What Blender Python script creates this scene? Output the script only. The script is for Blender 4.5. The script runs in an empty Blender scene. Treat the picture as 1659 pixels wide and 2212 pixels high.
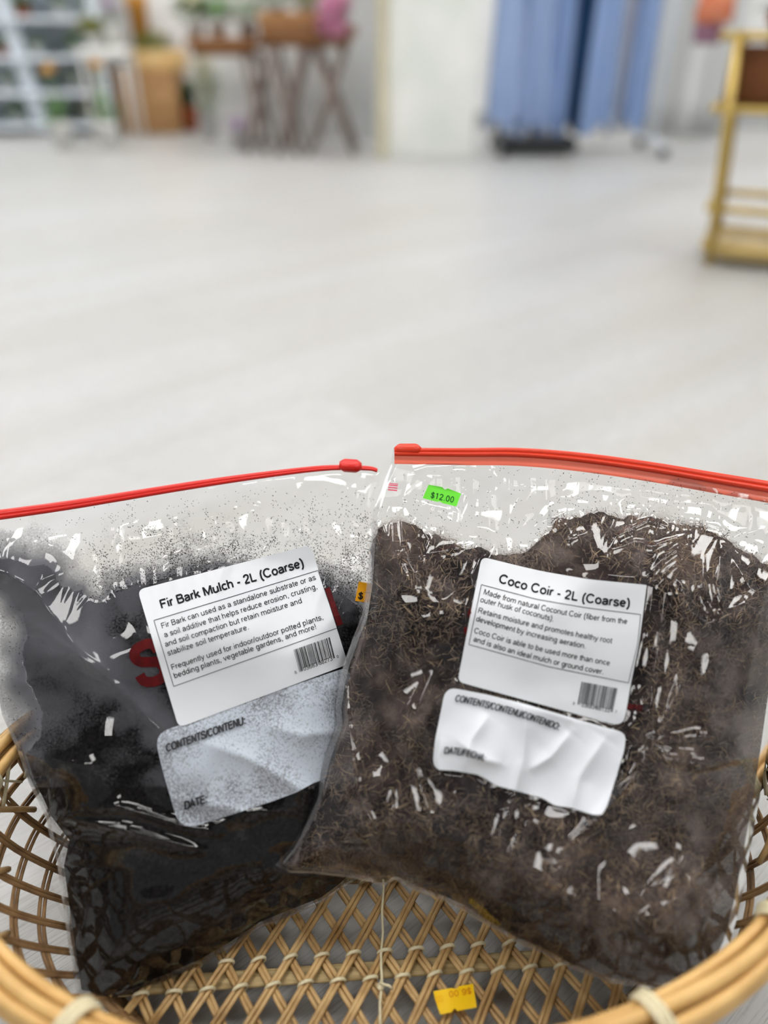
import bpy, math, random
import numpy as np
from mathutils.geometry import delaunay_2d_cdt
from mathutils import Vector

# ------------------------------------------------------------------ camera, world, exposure
F = 1600.0; W, HH = 1659.0, 2212.0; CX, CY = W / 2, HH / 2
CAMZ = 0.48; PITCH = math.radians(33.0); CT, ST = math.cos(PITCH), math.sin(PITCH)
sc = bpy.context.scene
cam = bpy.data.cameras.new('camera'); camo = bpy.data.objects.new('camera', cam)
sc.collection.objects.link(camo); sc.camera = camo
cam.sensor_fit = 'VERTICAL'; cam.sensor_height = 36.0; cam.lens = F / HH * 36.0
cam.clip_start = 0.01; cam.clip_end = 60
camo.location = (0, 0, CAMZ); camo.rotation_euler = (math.pi / 2 - PITCH, 0, 0)
cam.dof.use_dof = True; cam.dof.focus_distance = 0.452; cam.dof.aperture_fstop = 2.15

world = bpy.data.worlds.new('world'); sc.world = world; world.use_nodes = True
bg = world.node_tree.nodes['Background']; bg.inputs[0].default_value = (0.93, 0.97, 1.0, 1); bg.inputs[1].default_value = 0.38
vs = sc.view_settings; vs.view_transform = 'Standard'; vs.look = 'None'; vs.gamma = 1.0; vs.use_curve_mapping = False
vs.exposure = -0.6
sc.cycles.transparent_max_bounces = 32; sc.cycles.max_bounces = 8
sc.cycles.caustics_reflective = False; sc.cycles.caustics_refractive = False

# ------------------------------------------------------------------ helpers
rng = np.random.default_rng(7); random.seed(7)
C = sc.collection

def P(px, py, t):
    """world point on the camera ray of a photo pixel at depth t"""
    px = np.asarray(px, float); py = np.asarray(py, float); d = (py - CY) / F
    return np.stack([t * (px - CX) / F, t * (CT - ST * d), CAMZ - t * (ST + CT * d)], -1)
def AT(px, py, Y):
    d = (py - CY) / F; return P(px, py, Y / (CT - ST * d))
def G(px, py, z=0.0):
    d = (py - CY) / F; return P(px, py, (CAMZ - z) / (ST + CT * d))

def tag(o, label=None, cat=None, group=None, kind=None):
    for k, v in (('label', label), ('category', cat), ('group', group), ('kind', kind)):
        if v: o[k] = v
    return o
def mk(name, V, Fc, mat, parent=None, smooth=True, uv=None):
    me = bpy.data.meshes.new(name)
    V = np.asarray(V, float); me.from_pydata([tuple(v) for v in V], [], [tuple(int(i) for i in f) for f in Fc])
    if smooth: me.polygons.foreach_set('use_smooth', [True] * len(me.polygons))
    if mat: me.materials.append(mat)
    me.update()
    o = bpy.data.objects.new(name, me); C.objects.link(o)
    if parent is not None: put(o, parent)
    return o
def put(o, parent):
    o.parent = parent
    o.matrix_parent_inverse = parent.matrix_basis.inverted()
def empty(name, loc, label=None, cat=None, group=None):
    o = bpy.data.objects.new(name, None); C.objects.link(o); o.location = loc; o.empty_display_size = .05
    return tag(o, label, cat, group)
def attr(o, name, vals):
    a = o.data.attributes.new(name, 'FLOAT', 'POINT'); a.data.foreach_set('value', np.asarray(vals, np.float32).ravel())

def tube(pts, r, n=8, closed=False, flat=1.0, up=(0, 0, 1)):
    pts = np.asarray(pts, float); m = len(pts)
    r = np.broadcast_to(np.asarray(r, float), (m,))
    if closed: tg = np.roll(pts, -1, 0) - np.roll(pts, 1, 0)
    else: tg = np.gradient(pts, axis=0)
    tg /= np.linalg.norm(tg, axis=1)[:, None] + 1e-12
    up = np.broadcast_to(np.asarray(up, float), (m, 3)).copy()
    par = np.abs((tg * up).sum(1)) > .97
    up[par] = (0, 1, 0)
    s = np.cross(tg, up); s /= np.linalg.norm(s, axis=1)[:, None] + 1e-12
    u = np.cross(s, tg)
    a = np.linspace(0, 2 * np.pi, n, endpoint=False)
    V = pts[:, None] + r[:, None, None] * (np.cos(a)[None, :, None] * s[:, None] + flat * np.sin(a)[None, :, None] * u[:, None])
    V = V.reshape(-1, 3); Fc = []
    for i in range(m if closed else m - 1):
        j = (i + 1) % m
        for k in range(n):
            l = (k + 1) % n
            Fc.append((i * n + k, i * n + l, j * n + l, j * n + k))
    if not closed:
        Fc.append(tuple(range(n))[::-1]); Fc.append(tuple((m - 1) * n + k for k in range(n)))
    return V, Fc
def join(parts):
    V = []; Fc = []; n = 0
    for v, f in parts:
        V.append(np.asarray(v, float)); Fc += [tuple(i + n for i in g) for g in f]; n += len(v)
    return np.concatenate(V), Fc
def box(c, s, rz=0.0, bev=0.0):
    x, y, z = [k / 2 for k in s]; b = min(bev, x * .9, y * .9, z * .9)
    if b <= 0:
        V = np.array([(i * x, j * y, k * z) for i in (-1, 1) for j in (-1, 1) for k in (-1, 1)], float)
        Fc = [(0, 1, 3, 2), (4, 6, 7, 5), (0, 4, 5, 1), (2, 3, 7, 6), (0, 2, 6, 4), (1, 5, 7, 3)]
    else:
        ring = [(-x, -y + b), (-x, y - b), (-x + b, y), (x - b, y), (x, y - b), (x, -y + b), (x - b, -y), (-x + b, -y)]
        lv = [(-z, 1 - b / max(x, y)), (-z + b, 1), (z - b, 1), (z, 1 - b / max(x, y))]
        V = np.array([(p[0] * k, p[1] * k, h) for h, k in lv for p in ring]); Fc = []
        for i in range(3):
            for k in range(8): Fc.append((i * 8 + (k + 1) % 8, i * 8 + k, (i + 1) * 8 + k, (i + 1) * 8 + (k + 1) % 8))
        Fc.append(tuple(range(8))); Fc.append(tuple(24 + k for k in range(8))[::-1])
    cr, sr = math.cos(rz), math.sin(rz)
    V = np.stack([V[:, 0] * cr - V[:, 1] * sr, V[:, 0] * sr + V[:, 1] * cr, V[:, 2]], -1) + np.array(c, float)
    return V, Fc
def lathe(c, prof, n=20):
    a = np.linspace(0, 2 * np.pi, n, endpoint=False); V = []; Fc = []
    for r, z in prof:
        for k in a: V.append((c[0] + r * math.cos(k), c[1] + r * math.sin(k), c[2] + z))
    for i in range(len(prof) - 1):
        for k in range(n): l = (k + 1) % n; Fc.append((i * n + k, i * n + l, (i + 1) * n + l, (i + 1) * n + k))
    return np.array(V), Fc

# value noise for shaping (numpy)
class Noise:
    def __init__(s, seed): s.t = np.random.default_rng(seed).uniform(-1, 1, (256, 256))
    def __call__(s, x, y):
        x = np.asarray(x, float); y = np.asarray(y, float)
        xi = np.floor(x).astype(int); yi = np.floor(y).astype(int); fx = x - xi; fy = y - yi
        fx = fx * fx * fx * (fx * (fx * 6 - 15) + 10); fy = fy * fy * fy * (fy * (fy * 6 - 15) + 10)
        g = lambda i, j: s.t[i & 255, j & 255]
        return (g(xi, yi) * (1 - fx) + g(xi + 1, yi) * fx) * (1 - fy) + (g(xi, yi + 1) * (1 - fx) + g(xi + 1, yi + 1) * fx) * fy
    def fbm(s, x, y, o=4):
        return sum(s(x * 2 ** k + 17.3 * k, y * 2 ** k + 5.1 * k) / 2 ** k for k in range(o))
N1, N2, N3 = Noise(1), Noise(2), Noise(3)

def seg_dist(x, y, poly, closed):
    """distance to a polyline and the fraction along it"""
    x = np.asarray(x, float); y = np.asarray(y, float); best = np.full(x.shape, 1e9); frac = np.zeros(x.shape)
    q = list(poly) + ([poly[0]] if closed else []); L = [0]
    for a, b in zip(q, q[1:]): L.append(L[-1] + math.hypot(b[0] - a[0], b[1] - a[1]))
    for k, (a, b) in enumerate(zip(q, q[1:])):
        dx, dy = b[0] - a[0], b[1] - a[1]; l2 = dx * dx + dy * dy + 1e-9
        h = np.clip(((x - a[0]) * dx + (y - a[1]) * dy) / l2, 0, 1)
        d = np.hypot(x - a[0] - h * dx, y - a[1] - h * dy); m = d < best
        best = np.where(m, d, best); frac = np.where(m, (L[k] + h * math.sqrt(l2)) / L[-1], frac)
    return best, frac
def inside(x, y, poly):
    x = np.asarray(x, float); y = np.asarray(y, float); c = np.zeros(x.shape, bool); n = len(poly)
    for i in range(n):
        x1, y1 = poly[i]; x2, y2 = poly[(i + 1) % n]
        if y1 == y2: continue
        k = ((y1 > y) != (y2 > y)) & (x < (x2 - x1) * (y - y1) / (y2 - y1) + x1); c ^= k
    return c
def sdf(x, y, poly):
    d, _ = seg_dist(x, y, poly, True); return np.where(inside(x, y, poly), d, -d)
def smooth_poly(pts, closed=True, n=6):
    pts = [np.array(p, float) for p in pts]; out = []; m = len(pts)
    for i in range(m if closed else m - 1):
        p0 = pts[(i - 1) % m] if closed or i > 0 else pts[i]; p1 = pts[i]; p2 = pts[(i + 1) % m]
        p3 = pts[(i + 2) % m] if closed or i + 2 < m else p2
        for k in range(n):
            t = k / n
            out.append(.5 * (2 * p1 + (p2 - p0) * t + (2 * p0 - 5 * p1 + 4 * p2 - p3) * t * t + (3 * p1 - p0 - 3 * p2 + p3) * t ** 3))
    if not closed: out.append(pts[-1])
    return [tuple(p) for p in out]
def round_poly(pts, r, n=6):
    out = []; m = len(pts); rr = r if hasattr(r, '__len__') else [r] * m
    for i in range(m):
        p = np.array(pts[i], float); a = np.array(pts[i - 1], float) - p; b = np.array(pts[(i + 1) % m], float) - p
        if rr[i] <= 0: out.append(tuple(p)); continue
        a = a / np.linalg.norm(a) * min(rr[i], np.linalg.norm(a) * .45); b = b / np.linalg.norm(b) * min(rr[i], np.linalg.norm(b) * .45)
        for k in range(n + 1):
            t = k / n; out.append(tuple(p + a * (1 - t) ** 2 + b * t * t))
    return out
def densify(poly, step):
    out = []
    for i in range(len(poly)):
        a = np.array(poly[i], float); b = np.array(poly[(i + 1) % len(poly)], float)
        k = max(1, int(np.hypot(*(b - a)) / step))
        for j in range(k): out.append(tuple(a + (b - a) * j / k))
    return out
def fill(poly, step):
    """triangulated sheet of a 2D outline with interior points every `step`"""
    poly = densify(poly, step); A = np.array(poly)
    gx, gy = np.meshgrid(np.arange(A[:, 0].min(), A[:, 0].max(), step), np.arange(A[:, 1].min(), A[:, 1].max(), step))
    gx = gx + (np.arange(gx.shape[0]) % 2)[:, None] * step / 2
    gx, gy = gx.ravel(), gy.ravel(); k = sdf(gx, gy, poly) > step * .55
    pts = [Vector(p) for p in poly] + [Vector((a, b)) for a, b in zip(gx[k], gy[k])]
    v, e, f, _, _, _ = delaunay_2d_cdt(pts, [], [list(range(len(poly)))], 1, 1e-5)
    return np.array([(p.x, p.y) for p in v]), [tuple(t) for t in f]

# ------------------------------------------------------------------ materials
def nodes(name):
    m = bpy.data.materials.new(name); m.use_nodes = True; nt = m.node_tree
    return m, nt, nt.nodes['Principled BSDF']
def setp(b, col=None, rough=None, spec=None, metal=None):
    if col is not None: b.inputs['Base Color'].default_value = (*col, 1)
    if rough is not None: b.inputs['Roughness'].default_value = rough
    if spec is not None: b.inputs['Specular IOR Level'].default_value = spec
    if metal is not None: b.inputs['Metallic'].default_value = metal
def mat(name, col, rough=.5, spec=.4, metal=0., var=0., scale=20., bump=0., stretch=(1, 1, 1), col2=None):
    m, nt, b = nodes(name); setp(b, col, rough, spec, metal)
    if var or bump or col2:
        tc = nt.nodes.new('ShaderNodeTexCoord'); mp = nt.nodes.new('ShaderNodeMapping'); mp.inputs['Scale'].default_value = stretch
        nz = nt.nodes.new('ShaderNodeTexNoise'); nz.inputs['Scale'].default_value = scale; nz.inputs['Detail'].default_value = 6
        nt.links.new(tc.outputs['Object'], mp.inputs[0]); nt.links.new(mp.outputs[0], nz.inputs['Vector'])
        if var or col2:
            r = nt.nodes.new('ShaderNodeValToRGB'); r.color_ramp.elements[0].position = .3; r.color_ramp.elements[1].position = .7
            c2 = col2 or tuple(min(1, c * (1 + var)) for c in col); c1 = col if col2 else tuple(c * (1 - var) for c in col)
            r.color_ramp.elements[0].color = (*c1, 1); r.color_ramp.elements[1].color = (*c2, 1)
            nt.links.new(nz.outputs['Fac'], r.inputs[0]); nt.links.new(r.outputs[0], b.inputs['Base Color'])
        if bump:
            bp = nt.nodes.new('ShaderNodeBump'); bp.inputs['Strength'].default_value = bump; bp.inputs['Distance'].default_value = .001
            nt.links.new(nz.outputs['Fac'], bp.inputs['Height']); nt.links.new(bp.outputs[0], b.inputs['Normal'])
    return m

def film_mat(name, dust_col, veil=.03, tint=(1, 1, 1), gain=1.25, rough=.035, veilcol=(.8, .8, .85), dscale=900):
    """clear polyethylene: see-through, glossy, with dust where the 'dust' attribute says"""
    m = bpy.data.materials.new(name); m.use_nodes = True; nt = m.node_tree; nt.nodes.clear(); nn = nt.nodes.new; lk = nt.links.new
    out = nn('ShaderNodeOutputMaterial'); tr = nn('ShaderNodeBsdfTransparent'); tr.inputs[0].default_value = (*tint, 1)
    gl = nn('ShaderNodeBsdfGlossy'); gl.inputs['Roughness'].default_value = rough; gl.inputs['Color'].default_value = (1, 1, 1, 1)
    tc = nn('ShaderNodeTexCoord')
    bn = nn('ShaderNodeTexNoise'); bn.inputs['Scale'].default_value = 70; bn.inputs['Detail'].default_value = 3; lk(tc.outputs['Object'], bn.inputs['Vector'])
    bp = nn('ShaderNodeBump'); bp.inputs['Strength'].default_value = .2; bp.inputs['Distance'].default_value = .0004
    lk(bn.outputs['Fac'], bp.inputs['Height']); lk(bp.outputs[0], gl.inputs['Normal'])
    fr = nn('ShaderNodeFresnel'); fr.inputs['IOR'].default_value = 1.45; lk(bp.outputs[0], fr.inputs['Normal'])
    mg = nn('ShaderNodeMath'); mg.operation = 'MULTIPLY'; mg.inputs[1].default_value = gain; mg.use_clamp = True; lk(fr.outputs[0], mg.inputs[0])
    df = nn('ShaderNodeBsdfDiffuse'); df.inputs[0].default_value = (*veilcol, 1)
    m1 = nn('ShaderNodeMixShader'); m1.inputs[0].default_value = veil; lk(tr.outputs[0], m1.inputs[1]); lk(df.outputs[0], m1.inputs[2])
    at = nn('ShaderNodeAttribute'); at.attribute_name = 'dust'
    n1 = nn('ShaderNodeTexNoise'); n1.inputs['Scale'].default_value = dscale; n1.inputs['Detail'].default_value = 4; lk(tc.outputs['Object'], n1.inputs['Vector'])
    n2 = nn('ShaderNodeTexNoise'); n2.inputs['Scale'].default_value = 60; n2.inputs['Detail'].default_value = 5; lk(tc.outputs['Object'], n2.inputs['Vector'])
    # dust cover = clamp((attr + n1*.6 + n2*.5 - 1.05) * 3)
    def ma(op, a, b, clamp=False):
        q = nn('ShaderNodeMath'); q.operation = op; q.use_clamp = clamp
        for i, v in enumerate((a, b)):
            if isinstance(v, (int, float)): q.inputs[i].default_value = v
            else: lk(v, q.inputs[i])
        return q.outputs[0]
    s = ma('ADD', ma('MULTIPLY', n1.outputs['Fac'], .8), ma('MULTIPLY', n2.outputs['Fac'], .8))
    s = ma('MULTIPLY', ma('SUBTRACT', ma('ADD', s, at.outputs['Fac']), 1.0), 4.5, True)
    g = ma('MULTIPLY', s, ma('MINIMUM', at.outputs['Fac'], 1.0))
    dd = nn('ShaderNodeBsdfDiffuse'); dd.inputs[0].default_value = (*dust_col, 1)
    m2 = nn('ShaderNodeMixShader'); lk(g, m2.inputs[0]); lk(m1.outputs[0], m2.inputs[1]); lk(dd.outputs[0], m2.inputs[2])
    m3 = nn('ShaderNodeMixShader'); lk(mg.outputs[0], m3.inputs[0]); lk(m2.outputs[0], m3.inputs[1]); lk(gl.outputs[0], m3.inputs[2])
    lk(m3.outputs[0], out.inputs[0]); return m

def floor_mat():
    m, nt, b = nodes('whitewashed_wood_floor'); nn = nt.nodes.new; lk = nt.links.new
    setp(b, (.7, .7, .68), .38, .35)
    g = nn('ShaderNodeNewGeometry'); mp = nn('ShaderNodeMapping'); mp.inputs['Rotation'].default_value = (0, 0, -math.radians(38.6))
    lk(g.outputs['Position'], mp.inputs[0])
    br = nn('ShaderNodeTexBrick'); br.inputs['Scale'].default_value = 1; br.inputs['Brick Width'].default_value = 1.2; br.inputs['Row Height'].default_value = .18
    br.inputs['Mortar Size'].default_value = .0012; br.inputs['Color1'].default_value = (.515, .52, .515, 1); br.inputs['Color2'].default_value = (.55, .555, .56, 1)
    br.inputs['Mortar'].default_value = (.47, .465, .46, 1); br.inputs['Bias'].default_value = .0
    lk(mp.outputs[0], br.inputs['Vector'])
    m2 = nn('ShaderNodeMapping'); m2.inputs['Scale'].default_value = (7, 190, 1); lk(mp.outputs[0], m2.inputs[0])
    nz = nn('ShaderNodeTexNoise'); nz.inputs['Scale'].default_value = 3.5; nz.inputs['Detail'].default_value = 8; nz.inputs['Roughness'].default_value = .7; lk(m2.outputs[0], nz.inputs['Vector'])
    r = nn('ShaderNodeValToRGB'); r.color_ramp.elements[0].position = .30; r.color_ramp.elements[1].position = .52
    r.color_ramp.elements[0].color = (.62, .61, .59, 1); r.color_ramp.elements[1].color = (1, 1, 1, 1); lk(nz.outputs['Fac'], r.inputs[0])
    mx = nn('ShaderNodeMix'); mx.data_type = 'RGBA'; mx.blend_type = 'MULTIPLY'; mx.inputs[0].default_value = 1
    lk(br.outputs[0], mx.inputs[6]); lk(r.outputs[0], mx.inputs[7])
    m3 = nn('ShaderNodeMapping'); m3.inputs['Scale'].default_value = (.6, 5, 1); lk(mp.outputs[0], m3.inputs[0])
    n3 = nn('ShaderNodeTexNoise'); n3.inputs['Scale'].default_value = 1.6; n3.inputs['Detail'].default_value = 3; lk(m3.outputs[0], n3.inputs['Vector'])
    r3 = nn('ShaderNodeValToRGB'); r3.color_ramp.elements[0].position = .35; r3.color_ramp.elements[1].position = .65
    r3.color_ramp.elements[0].color = (.92, .90, .86, 1); r3.color_ramp.elements[1].color = (1, 1, 1, 1); lk(n3.outputs['Fac'], r3.inputs[0])
    my = nn('ShaderNodeMix'); my.data_type = 'RGBA'; my.blend_type = 'MULTIPLY'; my.inputs[0].default_value = 1
    lk(mx.outputs[2], my.inputs[6]); lk(r3.outputs[0], my.inputs[7]); lk(my.outputs[2], b.inputs['Base Color'])
    bp = nn('ShaderNodeBump'); bp.inputs['Strength'].default_value = .3; bp.inputs['Distance'].default_value = .0004
    lk(nz.outputs['Fac'], bp.inputs['Height']); lk(bp.outputs[0], b.inputs['Normal'])
    return m

def attr_mat(name, stops, rough=.6, spec=.3, noise=0, scale=400, attrn='tone', stretch=None):
    """colour picked by a per-point attribute, with fine noise"""
    m, nt, b = nodes(name); nn = nt.nodes.new; lk = nt.links.new; setp(b, None, rough, spec)
    at = nn('ShaderNodeAttribute'); at.attribute_name = attrn; r = nn('ShaderNodeValToRGB')
    while len(r.color_ramp.elements) < len(stops): r.color_ramp.elements.new(.5)
    for e, (p, c) in zip(r.color_ramp.elements, stops): e.position = p; e.color = (*c, 1)
    src = at.outputs['Fac']
    if noise:
        tc = nn('ShaderNodeTexCoord'); nz = nn('ShaderNodeTexNoise'); nz.inputs['Scale'].default_value = scale; nz.inputs['Detail'].default_value = 6
        nz.inputs['Roughness'].default_value = .7
        lk(tc.outputs['Object'], nz.inputs['Vector'])
        q = nn('ShaderNodeMath'); q.operation = 'MULTIPLY_ADD'; q.inputs[1].default_value = noise; lk(nz.outputs['Fac'], q.inputs[0])
        q2 = nn('ShaderNodeMath'); q2.operation = 'SUBTRACT'; q2.inputs[1].default_value = noise / 2; lk(src, q2.inputs[0]); lk(q2.outputs[0], q.inputs[2]); src = q.outputs[0]
    lk(src, r.inputs[0]); lk(r.outputs[0], b.inputs['Base Color']); return m

M = {}
M['floor'] = floor_mat()
M['wall'] = mat('white_wall_paint', (.90, .905, .90), .7, .2, var=.03, scale=3)
M['panelwall'] = mat('faded_floral_board', (.90, .90, .88), .6, .2, scale=5, col2=(.76, .81, .76))
M['cane'] = mat('dried_cane', (.34, .19, .065), .42, .4, scale=60, col2=(.66, .45, .20), bump=.35)
M['cane_dark'] = mat('brown_cane', (.15, .080, .035), .5, .4, scale=70, col2=(.42, .25, .11), bump=.3)
M['cane_rim'] = mat('honey_cane', (.56, .32, .10), .35, .45, scale=30, col2=(.78, .50, .19), bump=.2)
M['slat'] = mat('split_bamboo', (.34, .24, .10), .55, .3, scale=40, stretch=(1, 14, 14), col2=(.56, .43, .22), bump=.5)
M['tie'] = mat('pale_cane_tie', (.74, .66, .44), .4, .4, var=.08, scale=80)
M['mulch'] = mat('fir_bark_mulch', (.005, .005, .005), .85, .1, scale=500, col2=(.024, .021, .021), bump=.8)
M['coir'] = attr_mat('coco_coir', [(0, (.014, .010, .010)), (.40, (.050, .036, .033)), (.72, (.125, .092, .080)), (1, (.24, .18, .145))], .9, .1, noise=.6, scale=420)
M['fibre'] = attr_mat('coir_fibre', [(0, (.06, .04, .032)), (.45, (.22, .155, .125)), (.8, (.48, .355, .25)), (1, (.72, .53, .31))], .55, .3)
M['speck'] = mat('bark_dust_speck', (.02, .018, .018), .8, .2)
M['film_l'] = film_mat('clear_bag_film_dusty', (.13, .13, .145), veil=.002, gain=.95)
M['film_r'] = film_mat('clear_bag_film', (.30, .25, .23), veil=.008, gain=1.0)
M['film_back'] = film_mat('clear_bag_film_rear', (.10, .095, .10), veil=.01, gain=.25)
M['red'] = mat('red_zip_plastic', (.78, .016, .008), .35, .5)
M['seam'] = film_mat('milky_welded_seam', (.2, .19, .19), veil=.17, gain=1.6, rough=.15, veilcol=(.62, .62, .64))
M['orange'] = mat('orange_red_zip_plastic', (.82, .045, .010), .35, .5)
M['red_film'] = film_mat('translucent_red_strip', (.5, .05, .03), veil=.9, tint=(1, .55, .5), veilcol=(1.0, .19, .11), gain=.3, rough=.2)
M['label'] = mat('white_sticker_paper', (.66, .68, .71), .42, .35, scale=14, col2=(.72, .74, .77))
M['panel_r'] = mat('white_printed_panel', (.72, .74, .78), .38, .35)
def panel_dusty():
    m, nt, b = nodes('dusty_printed_panel'); nn = nt.nodes.new; lk = nt.links.new; setp(b, None, .45, .3)
    tc = nn('ShaderNodeTexCoord'); a = nn('ShaderNodeTexNoise'); a.inputs['Scale'].default_value = 750; a.inputs['Detail'].default_value = 5; a.inputs['Roughness'].default_value = .65
    c = nn('ShaderNodeTexNoise'); c.inputs['Scale'].default_value = 38; c.inputs['Detail'].default_value = 3
    for q in (a, c): lk(tc.outputs['Object'], q.inputs['Vector'])
    s = nn('ShaderNodeMath'); s.operation = 'MULTIPLY_ADD'; s.inputs[1].default_value = .55; lk(c.outputs['Fac'], s.inputs[0]); lk(a.outputs['Fac'], s.inputs[2])
    r = nn('ShaderNodeValToRGB'); r.color_ramp.elements[0].position = .58; r.color_ramp.elements[1].position = .84
    r.color_ramp.elements[0].color = (.17, .175, .19, 1); r.color_ramp.elements[1].color = (.52, .57, .64, 1); lk(s.outputs[0], r.inputs[0]); lk(r.outputs[0], b.inputs['Base Color'])
    return m
M['panel_l'] = panel_dusty()
M['ink'] = mat('black_ink', (.012, .012, .014), .6, .1)
M['ink_grey'] = mat('printed_grey_ink', (.035, .035, .04), .6, .2)
M['ink_red'] = mat('printed_red_ink', (.11, .005, .006), .6, .1, scale=200, col2=(.055, .005, .006))
M['ink_pink'] = mat('printed_pink_ink', (.80, .12, .2), .5, .3)
M['green_tag'] = mat('fluorescent_green_sticker', (.20, .95, .06), .5, .3)
M['green_ink'] = mat('dark_green_ink', (.01, .13, .02), .6, .2)
M['yellow_tag'] = mat('fluorescent_yellow_sticker', (.98, .60, .003), .5, .3)
M['orange_tag'] = mat('orange_sticker', (.95, .42, .01), .5, .3)
M['tag_ink'] = mat('faded_red_ink', (.62, .16, .005), .6, .2)
M['tag_faint'] = mat('faint_ink', (.86, .44, .004), .6, .2)
M['light'] = None

# ------------------------------------------------------------------ room
fl = mk('floor', [(-7, -4, 0), (8, -4, 0), (8, 9, 0), (-7, 9, 0)], [(0, 1, 2, 3)], M['floor'], smooth=False); tag(fl, kind='structure')
def struct(name, parts, m):
    v, f = join(parts); return tag(mk(name, v, f, m, smooth=False), kind='structure')
wl = struct('wall_back', [box((-.5, 5.05, 1.6), (11, .1, 3.2))], M['wall'])
ce = struct('ceiling', [box((-.5, .8, 3.25), (11, 8.6, .1))], mat('dark_open_ceiling', (.07, .07, .075), .8, .1))
pw = struct('wall_partition', [box(((AT(835, 0, 3.74)[0] + AT(1040, 0, 3.74)[0]) / 2, 3.79, 1.2), (AT(1040, 0, 3.74)[0] - AT(835, 0, 3.74)[0], .1, 2.4))], M['panelwall'])
x0 = AT(826, 200, 3.74)[0]
tr = struct('trim_1', [box((x0, 3.78, 1.2), (.05, .14, 2.4))], mat('pale_pine_trim', (.62, .58, .42), .5, .3, var=.1, scale=8))
bb = struct('baseboard_back', [box((-.5, 4.985, .04), (11, .03, .08))], mat('grey_skirting', (.52, .53, .53), .5, .3))

em = bpy.data.materials.new('led_diffuser'); em.use_nodes = True
b = em.node_tree.nodes['Principled BSDF']; b.inputs['Base Color'].default_value = (1, 1, 1, 1); b.inputs['Emission Color'].default_value = (1, .985, .96, 1); b.inputs['Emission Strength'].default_value = 19.5
steel = mat('white_metal_frame', (.8, .8, .8), .4, .4)
tm = None
spots = [(-1.55, -1.1), (1.6, -1.2), (-2.5, .7), (-.1, .75), (2.3, .6), (-1.6, 2.3), (.9, 2.4), (3.1, 2.2), (-2.6, 4.2), (-.4, 4.2), (1.9, 4.2), (-3.4, 3.2)]
for i, (x, y) in enumerate(spots):
    t = empty('ceiling_light', (x, y, 2.75), 'white rectangular ceiling light panel over the shop floor, out of frame', 'light', 'ceiling light panels over the shop floor')
    if tm is None:
        d = mk('diffuser', *box((0, 0, -.012), (1.15, .56, .012)), em, smooth=False)
        fr = mk('frame', *join([box((0, .29, 0), (1.2, .02, .04)), box((0, -.29, 0), (1.2, .02, .04)), box((.59, 0, 0), (.02, .58, .04)), box((-.59, 0, 0), (.02, .58, .04)), box((0, 0, .03), (1.2, .6, .02)),
                                      box((-.4, 0, .23), (.01, .01, .44)), box((.4, 0, .23), (.01, .01, .44))]), steel, smooth=False)
        tm = (d, fr); d.parent = t; fr.parent = t
    else:
        for o in tm:
            c = o.copy(); C.objects.link(c); c.parent = t

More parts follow.
